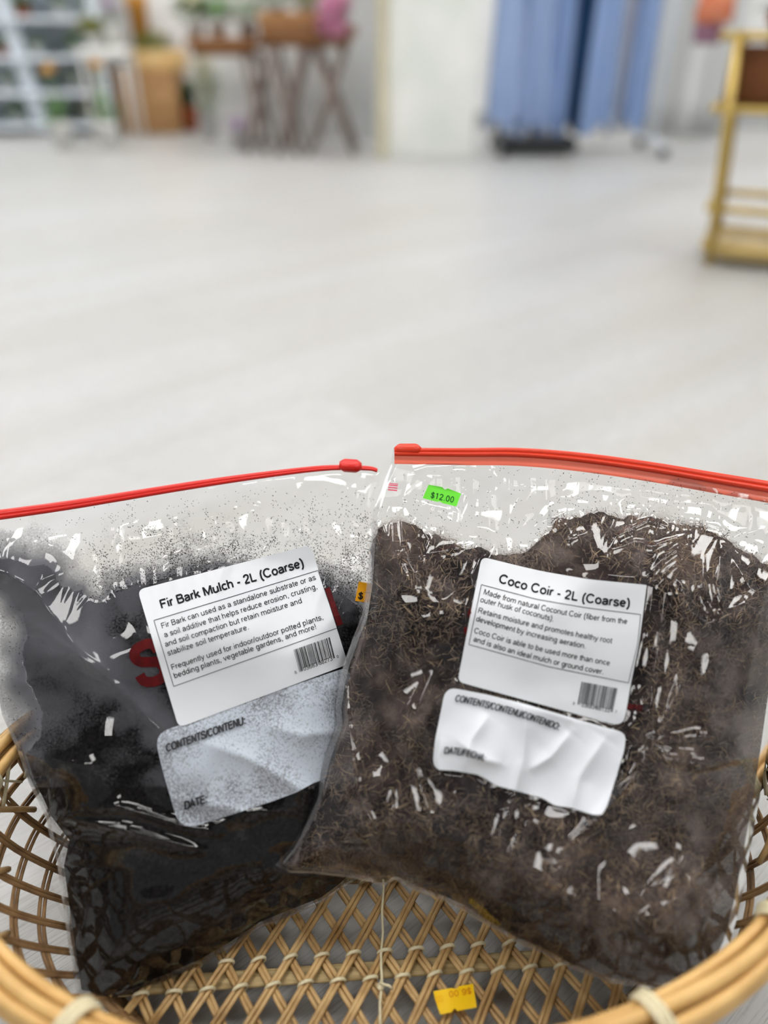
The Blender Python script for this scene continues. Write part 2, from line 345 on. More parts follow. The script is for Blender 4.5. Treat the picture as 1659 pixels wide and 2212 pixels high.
# ------------------------------------------------------------------ stroke lettering (a plain grotesque, drawn as centre lines)
GL = {
'a': (78, "s 13,52 22,63 38,66 54,62 62,50 62,30 62,14 67,4;s 62,42 40,38 20,33 12,20 20,9 34,6 50,11 62,24"), 'b': (78, "l 12,100 12,3;e 39,36,26,30,0,360"),
'c': (70, "e 38,36,27,30,40,320"), 'd': (78, "l 65,100 65,3;e 38,36,26,30,0,360"), 'e': (78, "l 12,37 65,37;e 39,36,27,30,4,318"),
'f': (39, "s 40,95 34,97 26,95 21,84 21,68;l 21,68 21,3;l 4,66 37,66"), 'g': (78, "e 38,36,26,30,0,360;l 65,69 65,8;s 65,8 64,-10 56,-22 40,-26 24,-22 15,-12"),
'h': (78, "l 12,100 12,3;s 12,42 20,58 36,66 52,62 61,50 62,34 62,3"), 'i': (31, "l 15,69 15,3;l 15,100 15,88"), 'k': (70, "l 12,100 12,3;l 60,68 14,27;l 30,42 64,3"),
'l': (31, "l 15,100 15,3"), 'm': (116, "l 12,69 12,3;s 12,42 18,58 32,66 47,63 56,50 57,34 57,3;s 57,42 63,58 77,66 92,63 101,50 102,34 102,3"),
'n': (78, "l 12,69 12,3;s 12,42 20,58 36,66 52,62 61,50 62,34 62,3"), 'o': (78, "e 39,36,28,30,0,360"), 'p': (78, "l 12,69 12,-27;e 39,36,26,30,0,360"),
'q': (78, "l 65,69 65,-27;e 38,36,26,30,0,360"), 'r': (46, "l 12,69 12,3;s 12,40 18,56 28,65 42,63"),
's': (70, "s 59,52 52,62 36,66 20,62 14,51 22,41 38,36 54,30 60,19 53,9 36,5 19,9 11,20"), 't': (39, "l 20,88 20,18;s 20,18 22,9 28,5 37,5;l 4,66 36,66"),
'u': (78, "l 64,69 64,3;s 64,30 58,15 44,6 28,6 16,14 13,30 13,69"), 'v': (70, "l 6,69 35,5 64,69"), 'w': (101, "l 6,69 27,5 50,66 74,5 95,69"), 'x': (70, "l 8,69 62,3;l 62,69 8,3"),
'y': (70, "l 6,69 36,5;s 64,69 36,5 27,-18 16,-24 8,-22"), 'z': (70, "l 10,65 60,65 10,6 62,6"),
'A': (93, "l 6,2 46,97 87,2;l 18,34 75,34"), 'B': (93, "l 15,98 15,2;l 15,93 50,93;s 50,93 68,90 76,74 68,57 50,53;l 15,53 52,53;s 52,53 74,49 82,30 74,11 52,6;l 52,6 15,6"),
'C': (101, "e 52,50,42,45,38,322"), 'D': (101, "l 15,98 15,2;l 15,93 48,93;s 48,93 75,87 89,66 91,50 89,34 75,12 48,6;l 48,6 15,6"), 'E': (93, "l 84,93 15,93;l 15,98 15,2;l 15,52 79,52;l 15,6 86,6"),
'F': (85, "l 80,93 15,93;l 15,98 15,2;l 15,51 70,51"), 'H': (101, "l 15,98 15,2;l 86,98 86,2;l 15,53 86,53"), 'I': (39, "l 19,98 19,2"), 'L': (78, "l 15,98 15,2;l 12,6 72,6"),
'M': (116, "l 15,2 15,98;l 17,96 58,8 99,96;l 102,98 102,2"), 'N': (101, "l 15,2 15,98;l 17,96 84,4;l 86,2 86,98"), 'O': (109, "e 54,50,45,45,0,360"),
'R': (101, "l 15,98 15,2;l 15,93 60,93;s 60,93 78,88 84,72 78,55 60,50;l 60,50 15,50;l 55,50 88,2"),
'S': (93, "s 80,70 74,86 60,93 42,93 22,88 14,73 24,59 46,52 68,45 80,30 74,12 56,5 34,6 16,14 10,30"), 'T': (85, "l 3,93 82,93;l 43,93 43,2"),
'U': (101, "l 14,98 14,36;s 14,36 20,14 38,5 50,4 64,5 80,14 87,36;l 87,36 87,98"), '0': (78, "e 39,49,26,45,0,360"), '1': (78, "l 20,78 42,96;l 42,98 42,2"),
'2': (78, "s 12,72 20,90 40,95 58,88 63,72 54,52 30,28 12,6;l 10,6 66,6"), '3': (78, "s 12,76 22,92 42,94 58,84 58,66 48,55 32,52;s 32,52 54,48 66,30 56,10 38,4 20,8 10,24"),
'6': (78, "s 62,76 52,92 36,94 18,80 12,52 13,30;e 39,32,26,27,0,360"), '7': (78, "l 10,91 66,91;s 66,91 44,60 34,30 30,2"), '8': (78, "e 39,72,23,22,0,360;e 39,28,28,24,0,360"),
'$': (78, "s 64,72 54,86 38,88 20,83 14,70 24,56 42,50 60,42 66,28 56,12 38,8 20,12 11,28;l 39,106 39,-10"), '-': (46, "l 6,36 40,36"), '(': (46, "s 38,102 20,72 16,38 20,2 38,-25"),
')': (46, "s 8,102 26,72 30,38 26,2 8,-25"), '.': (39, "l 19,0 19,13"), ',': (39, "l 20,13 19,0 13,-13"), '/': (39, "l 2,-2 36,100"), '!': (39, "l 19,100 19,30;l 19,13 19,0"),
':': (46, "l 22,72 22,56;l 22,17 22,1"), ' ': (39, ""), '=': (60, "l 0,90 60,90;l 0,50 60,50;l 0,10 60,10")}
def ribbon(p, w):
    p = np.array(p, float); 
    if len(p) < 2: return None
    tg = np.gradient(p, axis=0); tg /= np.linalg.norm(tg, axis=1)[:, None] + 1e-9
    n = np.stack([-tg[:, 1], tg[:, 0]], -1)
    sg = np.diff(p, axis=0); sg /= np.linalg.norm(sg, axis=1)[:, None] + 1e-9
    k = np.ones(len(p)); k[1:-1] = np.minimum(1 / np.maximum(np.sqrt((1 + (sg[1:] * sg[:-1]).sum(1)) / 2), .35), 2.0)
    return np.concatenate([p + n * (w / 2 * k)[:, None], p - n * (w / 2 * k)[:, None]]), [(i, i + 1, len(p) + i + 1, len(p) + i) for i in range(len(p) - 1)]
def glyph_strokes(ch):
    adv, s = GL[ch]; out = []
    for st in s.split(';'):
        if not st: continue
        k, rest = st[0], st[2:]
        if k == 'e':
            cx, cy, rx, ry, a0, a1 = [float(v) for v in rest.split(',')]
            n = max(8, int(abs(a1 - a0) / 16)); A = np.radians(np.linspace(a0, a1, n + 1)); out.append(np.stack([cx + rx * np.cos(A), cy + ry * np.sin(A)], -1) / 100)
        else:
            pts = [tuple(float(v) for v in q.split(',')) for q in rest.split()]
            if k == 's': pts = smooth_poly(pts, False, 4)
            else:
                q = []
                for a, b_ in zip(pts, pts[1:]):
                    for j in range(4): q.append((a[0] + (b_[0] - a[0]) * j / 4, a[1] + (b_[1] - a[1]) * j / 4))
                pts = q + [pts[-1]]
            out.append(np.array(pts) / 100)
    return adv / 100, out
def text2d(s, base, cap, w=.125, slant=0.0, flip=1):
    """text along a baseline of 2 or 3 photo points; returns 2D ribbons in photo pixels"""
    adv = 0; rib = []
    for ch in s:
        a, st = glyph_strokes(ch)
        for p in st:
            q = p.copy(); q[:, 0] += adv; rib.append(q)
        adv += a
    parts = []; p0, p2 = np.array(base[0], float), np.array(base[-1], float)
    if len(base) == 3:
        pm = np.array(base[1], float); tm_ = np.linalg.norm(pm - p0) / (np.linalg.norm(pm - p0) + np.linalg.norm(p2 - pm))
        c = (pm - p0 * (1 - tm_) ** 2 - p2 * tm_ ** 2) / (2 * tm_ * (1 - tm_))
    else: c = (p0 + p2) / 2
    L = np.linalg.norm(p2 - p0); ar = (L / adv) / cap            # width squeeze relative to height
    for q in rib:
        r = ribbon(q * np.array([ar, 1.0]), w * (1 if ar > .8 else .5 + .5 * ar))
        if r is None: continue
        v, f = r; u = v[:, 0] / (adv * ar); h = v[:, 1] * cap
        u = u + slant * v[:, 1] * cap / L
        pos = p0 * ((1 - u) ** 2)[:, None] + c * (2 * u * (1 - u))[:, None] + p2 * (u ** 2)[:, None]
        tg = 2 * (1 - u)[:, None] * (c - p0) + 2 * u[:, None] * (p2 - c); tg /= np.linalg.norm(tg, axis=1)[:, None]
        nrm = np.stack([tg[:, 1], -tg[:, 0]], -1)
        parts.append((pos + nrm * h[:, None], f))
    v, f = join([(np.c_[a, np.zeros(len(a))], b_) for a, b_ in parts]); return v[:, :2], f

# ------------------------------------------------------------------ the two zip bags
class Bag: pass
def field(bag):
    """front(px,py) -> depth of the front film; mid and content thickness too"""
    x0, x1, y0, y1 = bag.box; tl, tr_, bl, br_ = bag.t
    def mid(x, y):
        u = (x - x0) / (x1 - x0); v = (y - y0) / (y1 - y0)
        return (tl * (1 - u) + tr_ * u) * (1 - v) + (bl * (1 - u) + br_ * u) * v
    def body(x, y):
        sd = sdf(x, y, bag.content); ed = sdf(x, y, bag.outline); p = np.clip((sd + 45) / (bag.roll + 45), 0, 1); h = np.sin(p * np.pi / 2) ** 1.5
        h = h * bag.h * (1 + .16 * N1(x / 150 + bag.s, y / 150) + .025 * N2(x / 60, y / 60 + bag.s))
        q = np.clip(ed / 32, 0, 1); q = np.where(y < bag.box[2] + 120, np.clip(ed / 8, 0, 1), np.sqrt(np.clip(1 - (1 - q) ** 2, 0, 1)))
        return h * q, sd
    def inner(x, y):
        h, sd = body(x, y); p = np.clip(sd / 38, 0, 1); return np.maximum(h - .0012, 0) * np.sqrt(np.clip(1 - (1 - p) ** 2, 0, 1))
    def front(x, y, crease=True, e=None):
        x = np.asarray(x, float); y = np.asarray(y, float)
        h, sd = body(x, y)
        ed = sdf(x, y, bag.outline); puff = .0035 * np.clip(ed / 60, 0, 1)
        t = mid(x, y) - h - puff
        if crease:
            m = np.ones(x.shape)
            dl = -sdf(x, y, bag.label); m = np.clip((dl - 1) / 14, 0, 1)
            for sk in bag.stickers: m = m * np.clip((-sdf(x, y, sk) - 1) / 12, 0, 1)
            m = m * np.clip(ed / 10, .0, 1)
            cr = 0
            for pts, w, hg in bag.creases:
                d, fr_ = seg_dist(x, y, pts, False)
                w_ = w * 1.35; cr = cr + hg * .52 * np.exp(-(np.sqrt(d * d + 2.2) - 1.48) / w_) * np.sin(np.pi * np.clip(fr_, .03, .97)) ** .6
            ang = bag.grain; xr = x * math.cos(ang) + y * math.sin(ang); yr = -x * math.sin(ang) + y * math.cos(ang)
            nz = bag.nz * (np.abs(N3(xr / 85 + 3, yr / 220)) * 1.5 + np.abs(N1(x / 150, y / 120 + 4)) * 1.6)
            nz = nz * (.35 + .65 * np.clip(.5 + N1(x / 160 + 7, y / 160 + bag.s) * 1.3, 0, 1))
            nz = nz + .0016 * (np.abs(N2(xr / 62 + 8, yr / 105)) + .15 * np.abs(N3(x / 30, y / 40 + 3))) * np.clip(-sd / 30, 0, 1)
            if bag.panel is not None: nz = nz * (1 - .75 * np.clip(sdf(x, y, bag.panel) / 10 + 1, 0, 1))
            t = t - (cr + nz) * m
        return t
    bag.mid, bag.body, bag.front, bag.inner = mid, body, front, inner

def coons(L, T, R, B, nu, nv):
    """L,R run top->bottom, T,B run left->right"""
    def rs(poly, n):
        q = np.array(poly, float); s = np.r_[0, np.cumsum(np.hypot(*np.diff(q, axis=0).T))]; s /= s[-1]
        k = np.linspace(0, 1, n); return np.stack([np.interp(k, s, q[:, 0]), np.interp(k, s, q[:, 1])], -1)
    l, r, t, b_ = rs(L, nv), rs(R, nv), rs(T, nu), rs(B, nu)
    u = np.linspace(0, 1, nu)[None, :, None]; v = np.linspace(0, 1, nv)[:, None, None]
    return (1 - u) * l[:, None] + u * r[:, None] + (1 - v) * t[None] + v * b_[None] - ((1 - u) * (1 - v) * t[0] + u * (1 - v) * t[-1] + (1 - u) * v * b_[0] + u * v * b_[-1])
def grid_faces(nv, nu):
    i = np.arange(nv - 1)[:, None] * nu + np.arange(nu - 1)[None]; i = i.ravel()
    return np.stack([i, i + 1, i + nu + 1, i + nu], -1)
def fast_mesh(name, V, Fc, m, parent, smooth=True):
    me = bpy.data.meshes.new(name); Fc = np.asarray(Fc, np.int32); k = Fc.shape[1]
    me.vertices.add(len(V)); me.vertices.foreach_set('co', np.asarray(V, np.float32).ravel())
    me.loops.add(Fc.size); me.loops.foreach_set('vertex_index', Fc.ravel())
    me.polygons.add(len(Fc)); me.polygons.foreach_set('loop_start', np.arange(0, Fc.size, k, dtype=np.int32)); 
    me.polygons.foreach_set('use_smooth', np.full(len(Fc), smooth)); me.materials.append(m); me.update(calc_edges=True); me.validate()
    o = bpy.data.objects.new(name, me); C.objects.link(o)
    if parent is not None: put(o, parent)
    return o

def build_bag(bag, root):
    field(bag)
    nu, nv = bag.res
    g = coons(bag.L, bag.T, bag.R, bag.B, nu, nv); X, Y = g[..., 0].ravel(), g[..., 1].ravel()
    t = bag.front(X, Y); ed, _ = seg_dist(X, Y, bag.outline, True)
    o = fast_mesh('front_film', P(X, Y, t), grid_faces(nv, nu)[:, ::-1], bag.film, root)
    attr(o, 'dust', bag.dust(X, Y))
    # rear film
    nu2, nv2 = nu // 2, nv // 2
    g = coons(bag.L, bag.T, bag.R, bag.B, nu2, nv2); X, Y = g[..., 0].ravel(), g[..., 1].ravel()
    h, sd = bag.body(X, Y); ed = sdf(X, Y, bag.outline)
    t = bag.mid(X, Y) + h + .001 + np.clip(ed / 60, 0, 1) * (.003 + .0022 * np.abs(N2(X / 40 + 5, Y / 70)))
    o = fast_mesh('rear_film', P(X, Y, t), grid_faces(nv2, nu2), M['film_back'], root)
    attr(o, 'dust', bag.dust_back(X, Y))
    # filling: lumpy mass between the films
    v, f = fill(bag.content, bag.cstep); x, y = v[:, 0], v[:, 1]
    x = x + 0; sd = sdf(x, y, bag.content); h = bag.inner(x, y)
    lump = (np.abs(N1.fbm(x / 26 + 3, y / 26, 4)) * .0022 + .0005) * np.clip(sd / 25, 0, 1)
    for pts, w, hg in bag.gaps:
        d, fr_ = seg_dist(x, y, pts, False); lump = lump + hg * np.exp(-(d / w) ** 2) * np.clip(sd / 25, 0, 1)
    tf = bag.mid(x, y) - h + lump; tb = bag.mid(x, y) + h
    nb = len(v); V = np.concatenate([P(x, y, tf), P(x, y, tb)]); bd = sd < .6
    idx = np.where(bd, np.arange(nb), np.arange(nb) + nb)
    Fc = [tuple(a) for a in f] + [tuple(idx[i] for i in a)[::-1] for a in f]
    Fc = [a for a in Fc if len(set(a)) == 3]
    o = fast_mesh(bag.fname, V, np.array(Fc), bag.fmat, root); o['kind'] = 'stuff'
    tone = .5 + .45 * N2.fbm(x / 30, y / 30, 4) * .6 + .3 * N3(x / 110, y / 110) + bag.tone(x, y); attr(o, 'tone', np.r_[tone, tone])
    bag.fill_front = lambda x_, y_: bag.mid(x_, y_) - bag.inner(x_, y_)
    return o

def on_film(bag, name, poly, m, parent, eps, step=7, crease=True):
    v, f = fill(poly, step); t = bag.front(v[:, 0], v[:, 1], crease) - eps
    return fast_mesh(name, P(v[:, 0], v[:, 1], t), np.array(f)[:, ::-1], m, parent)
def text_on(bag, name, items, m, parent, eps, crease=True, back=False):
    parts = [(np.c_[v, np.zeros(len(v))], f) for v, f in items]; V, Fc = join(parts)
    t = bag.front(V[:, 0], V[:, 1], crease) - eps if not back else bag.fill_front(V[:, 0], V[:, 1]) - eps
    return fast_mesh(name, P(V[:, 0], V[:, 1], t), np.array(Fc), m, parent, smooth=False)
def seam(bag, poly, w, name, m, parent, n=160):
    q = resample(poly, 8); tg = np.gradient(q, axis=0); tg /= np.linalg.norm(tg, axis=1)[:, None] + 1e-9; nr = np.stack([-tg[:, 1], tg[:, 0]], -1)
    if sdf(q[len(q) // 2, 0:1] + nr[len(q) // 2, 0] * 6, q[len(q) // 2, 1:2] + nr[len(q) // 2, 1] * 6, bag.outline)[0] < 0: nr = -nr
    rows = []
    for k in np.linspace(0, 1, 4):
        p = q + nr * (w * k - 1.5)
        rows.append(P(p[:, 0], p[:, 1], np.minimum(bag.front(p[:, 0], p[:, 1]), bag.mid(p[:, 0], p[:, 1])) - .0005))
    return fast_mesh(name, np.concatenate(rows), grid_faces(4, len(q)), m, parent)
def line2d(pts, w):
    return ribbon(densify(pts, 8)[:-1] if False else resample(pts, 8), w)
def resample(pts, step):
    q = np.array(pts, float); s = np.r_[0, np.cumsum(np.hypot(*np.diff(q, axis=0).T))]; n = max(2, int(s[-1] / step)); k = np.linspace(0, s[-1], n)
    return np.stack([np.interp(k, s, q[:, 0]), np.interp(k, s, q[:, 1])], -1)
def barcode(c, n, seed):
    tl, tr_, br_, bl = [np.array(p, float) for p in c]; r = random.Random(seed); x = 0; out = []
    mods = []
    while x < 95: k = r.choice([1, 1, 2, 3, 1]); s = r.choice([1, 1, 2, 1]); mods.append((x, k)); x += k + s
    for a, k in mods:
        u0, u1 = a / 98, min(1, (a + k * .85) / 98); d = .0 if (a < 8 or a > 88 or 44 < a < 52) else -.09
        q = []
        for u in (u0, u1):
            for v in (0, .35, .7, 1 + d): q.append(tl * (1 - u) * (1 - v) + tr_ * u * (1 - v) + br_ * u * v + bl * (1 - u) * v)
        out.append((np.array(q), [(0, 1, 5, 4), (1, 2, 6, 5), (2, 3, 7, 6)]))
    V, Fc = join([(np.c_[a, np.zeros(len(a))], f) for a, f in out]); return V[:, :2], Fc

def c4(*p): return [(280 + x / 3.0164, 1160 + y / 3.0156) for x, y in p]
def c6(*p): return [(900 + x / 3.0164, 1180 + y / 3.0156) for x, y in p]

# ---- left bag
A = Bag(); A.s = 0.3; A.box = (0, 800, 1010, 2150); A.t = (.470, .482, .402, .430); A.h = .026; A.roll = 165; A.grain = .45; A.nz = .0008
A.L = [(-45, 1118), (-40, 1250), (-25, 1400), (5, 1545), (38, 1618), (62, 1690), (90, 1745), (100, 1768), (112, 1820), (124, 1862), (133, 1930), (146, 2020), (156, 2085), (166, 2150)]
A.T = [(-45, 1118), (150, 1092), (400, 1052), (560, 1030), (700, 1014), (790, 1012), (822, 1018)]
A.R = [(822, 1018), (815, 1150), (805, 1350), (800, 1550), (795, 1750), (792, 1886)]
A.B = [(166, 2150), (215, 2158), (290, 2148), (360, 2118), (430, 2088), (500, 2048), (565, 2004), (640, 1974), (700, 1948), (740, 1918), (792, 1886)]
A.outline = A.L[:-1] + A.B + A.R[::-1][1:] + A.T[::-1][1:-1]
ctop = [(-38, 1215), (0, 1203), (40, 1206), (70, 1222), (100, 1228), (140, 1262), (180, 1284), (215, 1296), (255, 1276), (300, 1252), (345, 1246), (400, 1240), (470, 1225), (560, 1250), (640, 1262), (700, 1262), (722, 1284), (745, 1284), (768, 1312), (782, 1345)]
A.content = ctop + [(790, 1450), (786, 1600), (782, 1760), (776, 1868), (735, 1908), (695, 1938), (635, 1962), (560, 1992), (495, 2036), (425, 2076), (355, 2106), (285, 2136), (215, 2146), (176, 2138), (168, 2085), (157, 2010), (146, 1930), (138, 1870), (150, 1815), (112, 1765), (96, 1730), (72, 1680), (56, 1630), (88, 1590), (92, 1540), (70, 1490), (46, 1430), (56, 1370), (50, 1320), (20, 1285), (-12, 1262), (-36, 1262)]
rgg = np.random.default_rng(3)
def ragged(poly, ylim, amp, seed):
    out = []; q = densify(poly, 7)
    for i, (x, y) in enumerate(q):
        a = np.array(q[i - 1]); b_ = np.array(q[(i + 1) % len(q)]); n = np.array([b_[1] - a[1], a[0] - b_[0]]); n = n / (np.linalg.norm(n) + 1e-9)
        k = amp * float(N1.fbm(x / 22 + seed, y / 22, 4)) * float(np.clip((ylim - y) / 40, 0, 1)); out.append((x + n[0] * k, y + n[1] * k))
    return out
A.content = ragged(A.content, 1500, 7, 3.)
labL = c4((50, 345), (600, 190), (1180, 52), (1300, 420), (1425, 830), (870, 1030), (320, 1237), (180, 780))
A.label = round_poly([(297, 1274), (671, 1177), (752, 1435), (386, 1572)], 16)
A.panel = round_poly([(333, 1586), (540, 1512), (753, 1440), (797, 1657), (680, 1690), (640, 1712), (612, 1722), (592, 1730), (500, 1760), (389, 1795), (350, 1660)], [34, 0, 20, 34, 12, 8, 8, 8, 0, 42, 10])
A.creases = [([(60, 1340), (150, 1400), (240, 1470), (330, 1560), (400, 1620)], 12, .0045), ([(120, 1350), (190, 1415), (240, 1455)], 7, .003),
    ([(85, 1760), (200, 1778), (300, 1800), (440, 1838)], 12, .011), ([(190, 1752), (260, 1742), (360, 1775), (470, 1800)], 10, .009),
    ([(95, 1765), (140, 1790), (160, 1800), (130, 1860)], 7, .004), ([(60, 1620), (110, 1660), (105, 1750)], 7, .003), ([(200, 1690), (190, 1740), (130, 1765)], 9, .003),
    ([(430, 1600), (540, 1640), (640, 1700), (760, 1740)], 22, .0105), ([(350, 1720), (450, 1740), (540, 1755), (640, 1745)], 18, .007), ([(560, 1560), (650, 1590), (790, 1570)], 20, .008),
    ([(150, 1960), (170, 2010), (155, 2080)], 7, .003), ([(140, 1900), (185, 1960), (175, 2020)], 6, .0025), ([(300, 2060), (420, 2045), (520, 2035)], 8, .002),
    ([(560, 1870), (640, 1890), (700, 1900)], 14, .0035), ([(540, 1080), (590, 1110), (640, 1100), (700, 1110)], 10, .0035), ([(380, 1140), (350, 1155), (310, 1165)], 14, .003),
    ([(620, 1040), (700, 1040), (780, 1060)], 8, .003), ([(700, 1120), (740, 1170), (790, 1170)], 10, .003), ([(350, 1240), (400, 1190)], 5, .002), ([(740, 1200), (780, 1260), (790, 1330)], 9, .003)]
A.stickers = [[(775, 1256), (808, 1262), (800, 1302), (767, 1298)]]; A.gaps = []; A.tone = lambda x, y: x * 0
def dustA(x, y):
    sd = sdf(x, y, A.content); d = np.where(sd > 0, .20 + .25 * np.exp(-sd / 50), .72 * np.exp(sd / 26) + .30 * np.exp(sd / 110))
    hz = seg_dist(x, y, [(20, 1270), (120, 1360), (230, 1450), (330, 1550), (400, 1640)], False)[0]
    d = d + .35 * np.exp(-(hz / 55) ** 2) * (sd > 0) + .20 * np.exp(-((x - 200) / 200) ** 2 - ((y - 1370) / 130) ** 2) * (sd > 0)
    d = d + .38 * np.exp(-((x - 30) ** 2) / 60 ** 2 - ((y - 1480) / 120) ** 2) * (sd < 0)
    d = np.where(y > 1700, d * .45, d); return np.clip(d + .12 * N1(x / 40, y / 40), 0, 1)
A.dust = dustA; A.dust_back = lambda x, y: dustA(x, y) * .6
A.film = M['film_l']; A.res = (250, 330); A.cstep = 8; A.fname = 'bark_mulch'; A.fmat = M['mulch']
o = P(400, 2060, .42)
ra = empty('mulch_bag', tuple(o), 'clear zip bag of black fir bark mulch with thin red zip, leaning in the basket', 'bag')
build_bag(A, ra)

seam(A, A.L, 9, 'side_seam', M['seam'], ra)
def zip_tube(bag, name, pts, r, m, parent, dt=0., flat=1.0, n=8):
    q = np.array(smooth_poly(pts, False, 6)); t = bag.mid(q[:, 0], q[:, 1]) - dt
    return mk(name, *tube(P(q[:, 0], q[:, 1], t), r, n, False, flat), m, parent)
ztl = [(-48, 1117), (150, 1090), (400, 1050), (560, 1027), (700, 1011), (790, 1011), (815, 1016)]
def taper(n, a, b_): return np.linspace(a, b_, n)
n_ = (len(ztl) - 1) * 6 + 1
tag(zip_tube(A, 'zip_track', ztl, taper(n_, .0031, .0012), M['red'], ra, .001), 'thin red zip track along the top edge')
zip_tube(A, 'zip_track', [(x, y + 7 - 5 * (x + 48) / 860) for x, y in ztl], taper(n_, .0018, .0008), M['red'], ra, .002)
v, f = box((0, 0, 0), (.0145, .009, .0062), 0, .002); c = P(757, 1006, A.mid(757., 1006.) - .003)
tag(mk('zip_slider', v @ np.array([[1, 0, -.08], [0, 1, 0], [.08, 0, 1]]) + c, f, M['red'], ra), 'red zip slider')

lb = tag(on_film(A, 'product_label', A.label, M['label'], ra, .0007, 9, False), 'white rounded sticker headed Fir Bark Mulch - 2L (Coarse)')
tx = [text2d('Fir Bark Mulch - 2L (Coarse)', c4((205, 468), (1142, 192)), 19.5, .19),
      text2d('Fir Bark can used as a standalone substrate or as', c4((210, 597), (1217, 277)), 12.2, .12), text2d('a soil additive that helps reduce erosion, crusting,', c4((228, 655), (1227, 335)), 12.2, .12),
      text2d('and soil compaction but retain moisture and', c4((233, 717), (1127, 428)), 12.2, .12), text2d('stabilize soil temperature.', c4((250, 775), (782, 600)), 12.2, .12),
      text2d('Frequently used for indoor/outdoor potted plants,', c4((275, 867), (1267, 535)), 12.2, .12), text2d('bedding plants, vegetable gardens, and more!', c4((293, 922), (1222, 597)), 12.2, .12)]
text_on(A, 'lettering', tx, M['ink'], lb, .0010, False)
text_on(A, 'border_line', [line2d(c4((158, 543), (1228, 217)), 1.2), line2d(c4((1228, 217), (1355, 592)), 1.2), line2d(c4((1355, 592), (287, 973)), 1.2), line2d(c4((287, 973), (158, 543)), 1.2)], M['ink'], lb, .0010, False)
tag(text_on(A, 'barcode', [barcode(c4((1068, 735), (1312, 650), (1346, 785), (1108, 880)), 0, 5), text2d('03683', c4((1135, 873), (1229, 838)), 8.5, .12), text2d('88273', c4((1236, 835), (1326, 803)), 8.5, .12),
    text2d('8', c4((1078, 893), (1092, 888)), 6.5, .12), text2d('0', c4((1352, 790), (1366, 785)), 6.5, .12)], M['ink'], lb, .0010, False), 'black barcode with digits 8 03683 88273 0')
pn = tag(on_film(A, 'writing_panel', A.panel, M['panel_l'], ra, .0003, 6, True), 'dusty white write-on panel printed CONTENTS/CONTENU and DATE')
text_on(A, 'lettering', [text2d('CONTENTS/CONTENU:', c4((240, 1402), (760, 1215)), 16.5, .26, .22), text2d('DATE:', c4((358, 1778), (512, 1727)), 17, .26, .22)], M['ink_grey'], pn, .0014, True)
text_on(A, 'printed_letter', [text2d('S', [(303, 1487), (372, 1463)], 92, .24)], M['ink_red'], ra, .0003, True)
text_on(A, 'printed_letter', [text2d('l', [(722, 1358), (744, 1350)], 88, .22)], M['ink_red'], ra, .0003, True)
st = tag(on_film(A, 'price_sticker', [(775, 1256), (808, 1262), (800, 1302), (767, 1298)], M['orange_tag'], ra, .0008, 8, False), 'orange price sticker half hidden by the other bag')
text_on(A, 'lettering', [text2d('$', [(772, 1293), (784, 1295)], 15, .17)], M['ink'], st, .0012, False)

def specks(bag, root, n, dens, name, m, smin, smax, lab=None, behind=.0002):
    Vs, Fs = [], []; k = 0; x0, x1, y0, y1 = dens[1]
    while k < n:
        x = rng.uniform(x0, x1, 4000); y = rng.uniform(y0, y1, 4000); keep = rng.uniform(0, 1, 4000) < dens[0](x, y)
        keep &= sdf(x, y, bag.outline) > 4; x, y = x[keep], y[keep]
        if len(x) == 0: continue
        x, y = x[:n - k], y[:n - k]; k += len(x); t = bag.front(x, y) - behind
        L = rng.uniform(smin, smax, len(x)) * rng.uniform(.5, 1, len(x)); wd = rng.uniform(.5, 1.0, len(x)); a = rng.normal(.6, .8, len(x))
        cx, sx = np.cos(a), np.sin(a)
        for (p, q) in ((-.5, -.2), (0, -.5), (.5, .1), (.1, .5)): Vs.append(P(x + cx * L * p - sx * wd * q * 2, y + sx * L * p + cx * wd * q * 2, t))
        m_ = len(x); base = sum(len(z) for z in Vs) - 4 * m_; Fs.append(np.stack([base + j * m_ + np.arange(m_) for j in range(4)], -1))
    o = fast_mesh(name, np.concatenate(Vs), np.concatenate(Fs), m, root, smooth=False); o['kind'] = 'stuff'; return o
def dA(x, y):
    sd = sdf(x, y, A.content)
    d = .10 + .9 * np.exp(sd / 30) * (x > 180) + .5 * np.clip(N1(x / 28, y / 28 + 2) * 1.4 - .3, 0, 1) + .55 * np.exp(-((x - 760) / 50) ** 2 - ((y - 1215) / 70) ** 2) + .5 * np.exp(-((x - 440) / 110) ** 2 - ((y - 1200) / 40) ** 2)
    d = d * np.clip((y - 1000 - (1110 - 1000) * (1 - x / 800)) / 140, .03, 1) * (.25 + .75 * np.clip(.5 + N2(x / 22, y / 22) * 1.3, 0, 1))
    return np.where((sd < 4) & (y < 1700), d, 0) * (.35 + .65 * (x > 200))
specks(A, ra, 6500, (dA, (-20, 815, 1050, 1640)), 'bark_dust', M['speck'], 2.0, 6.0)

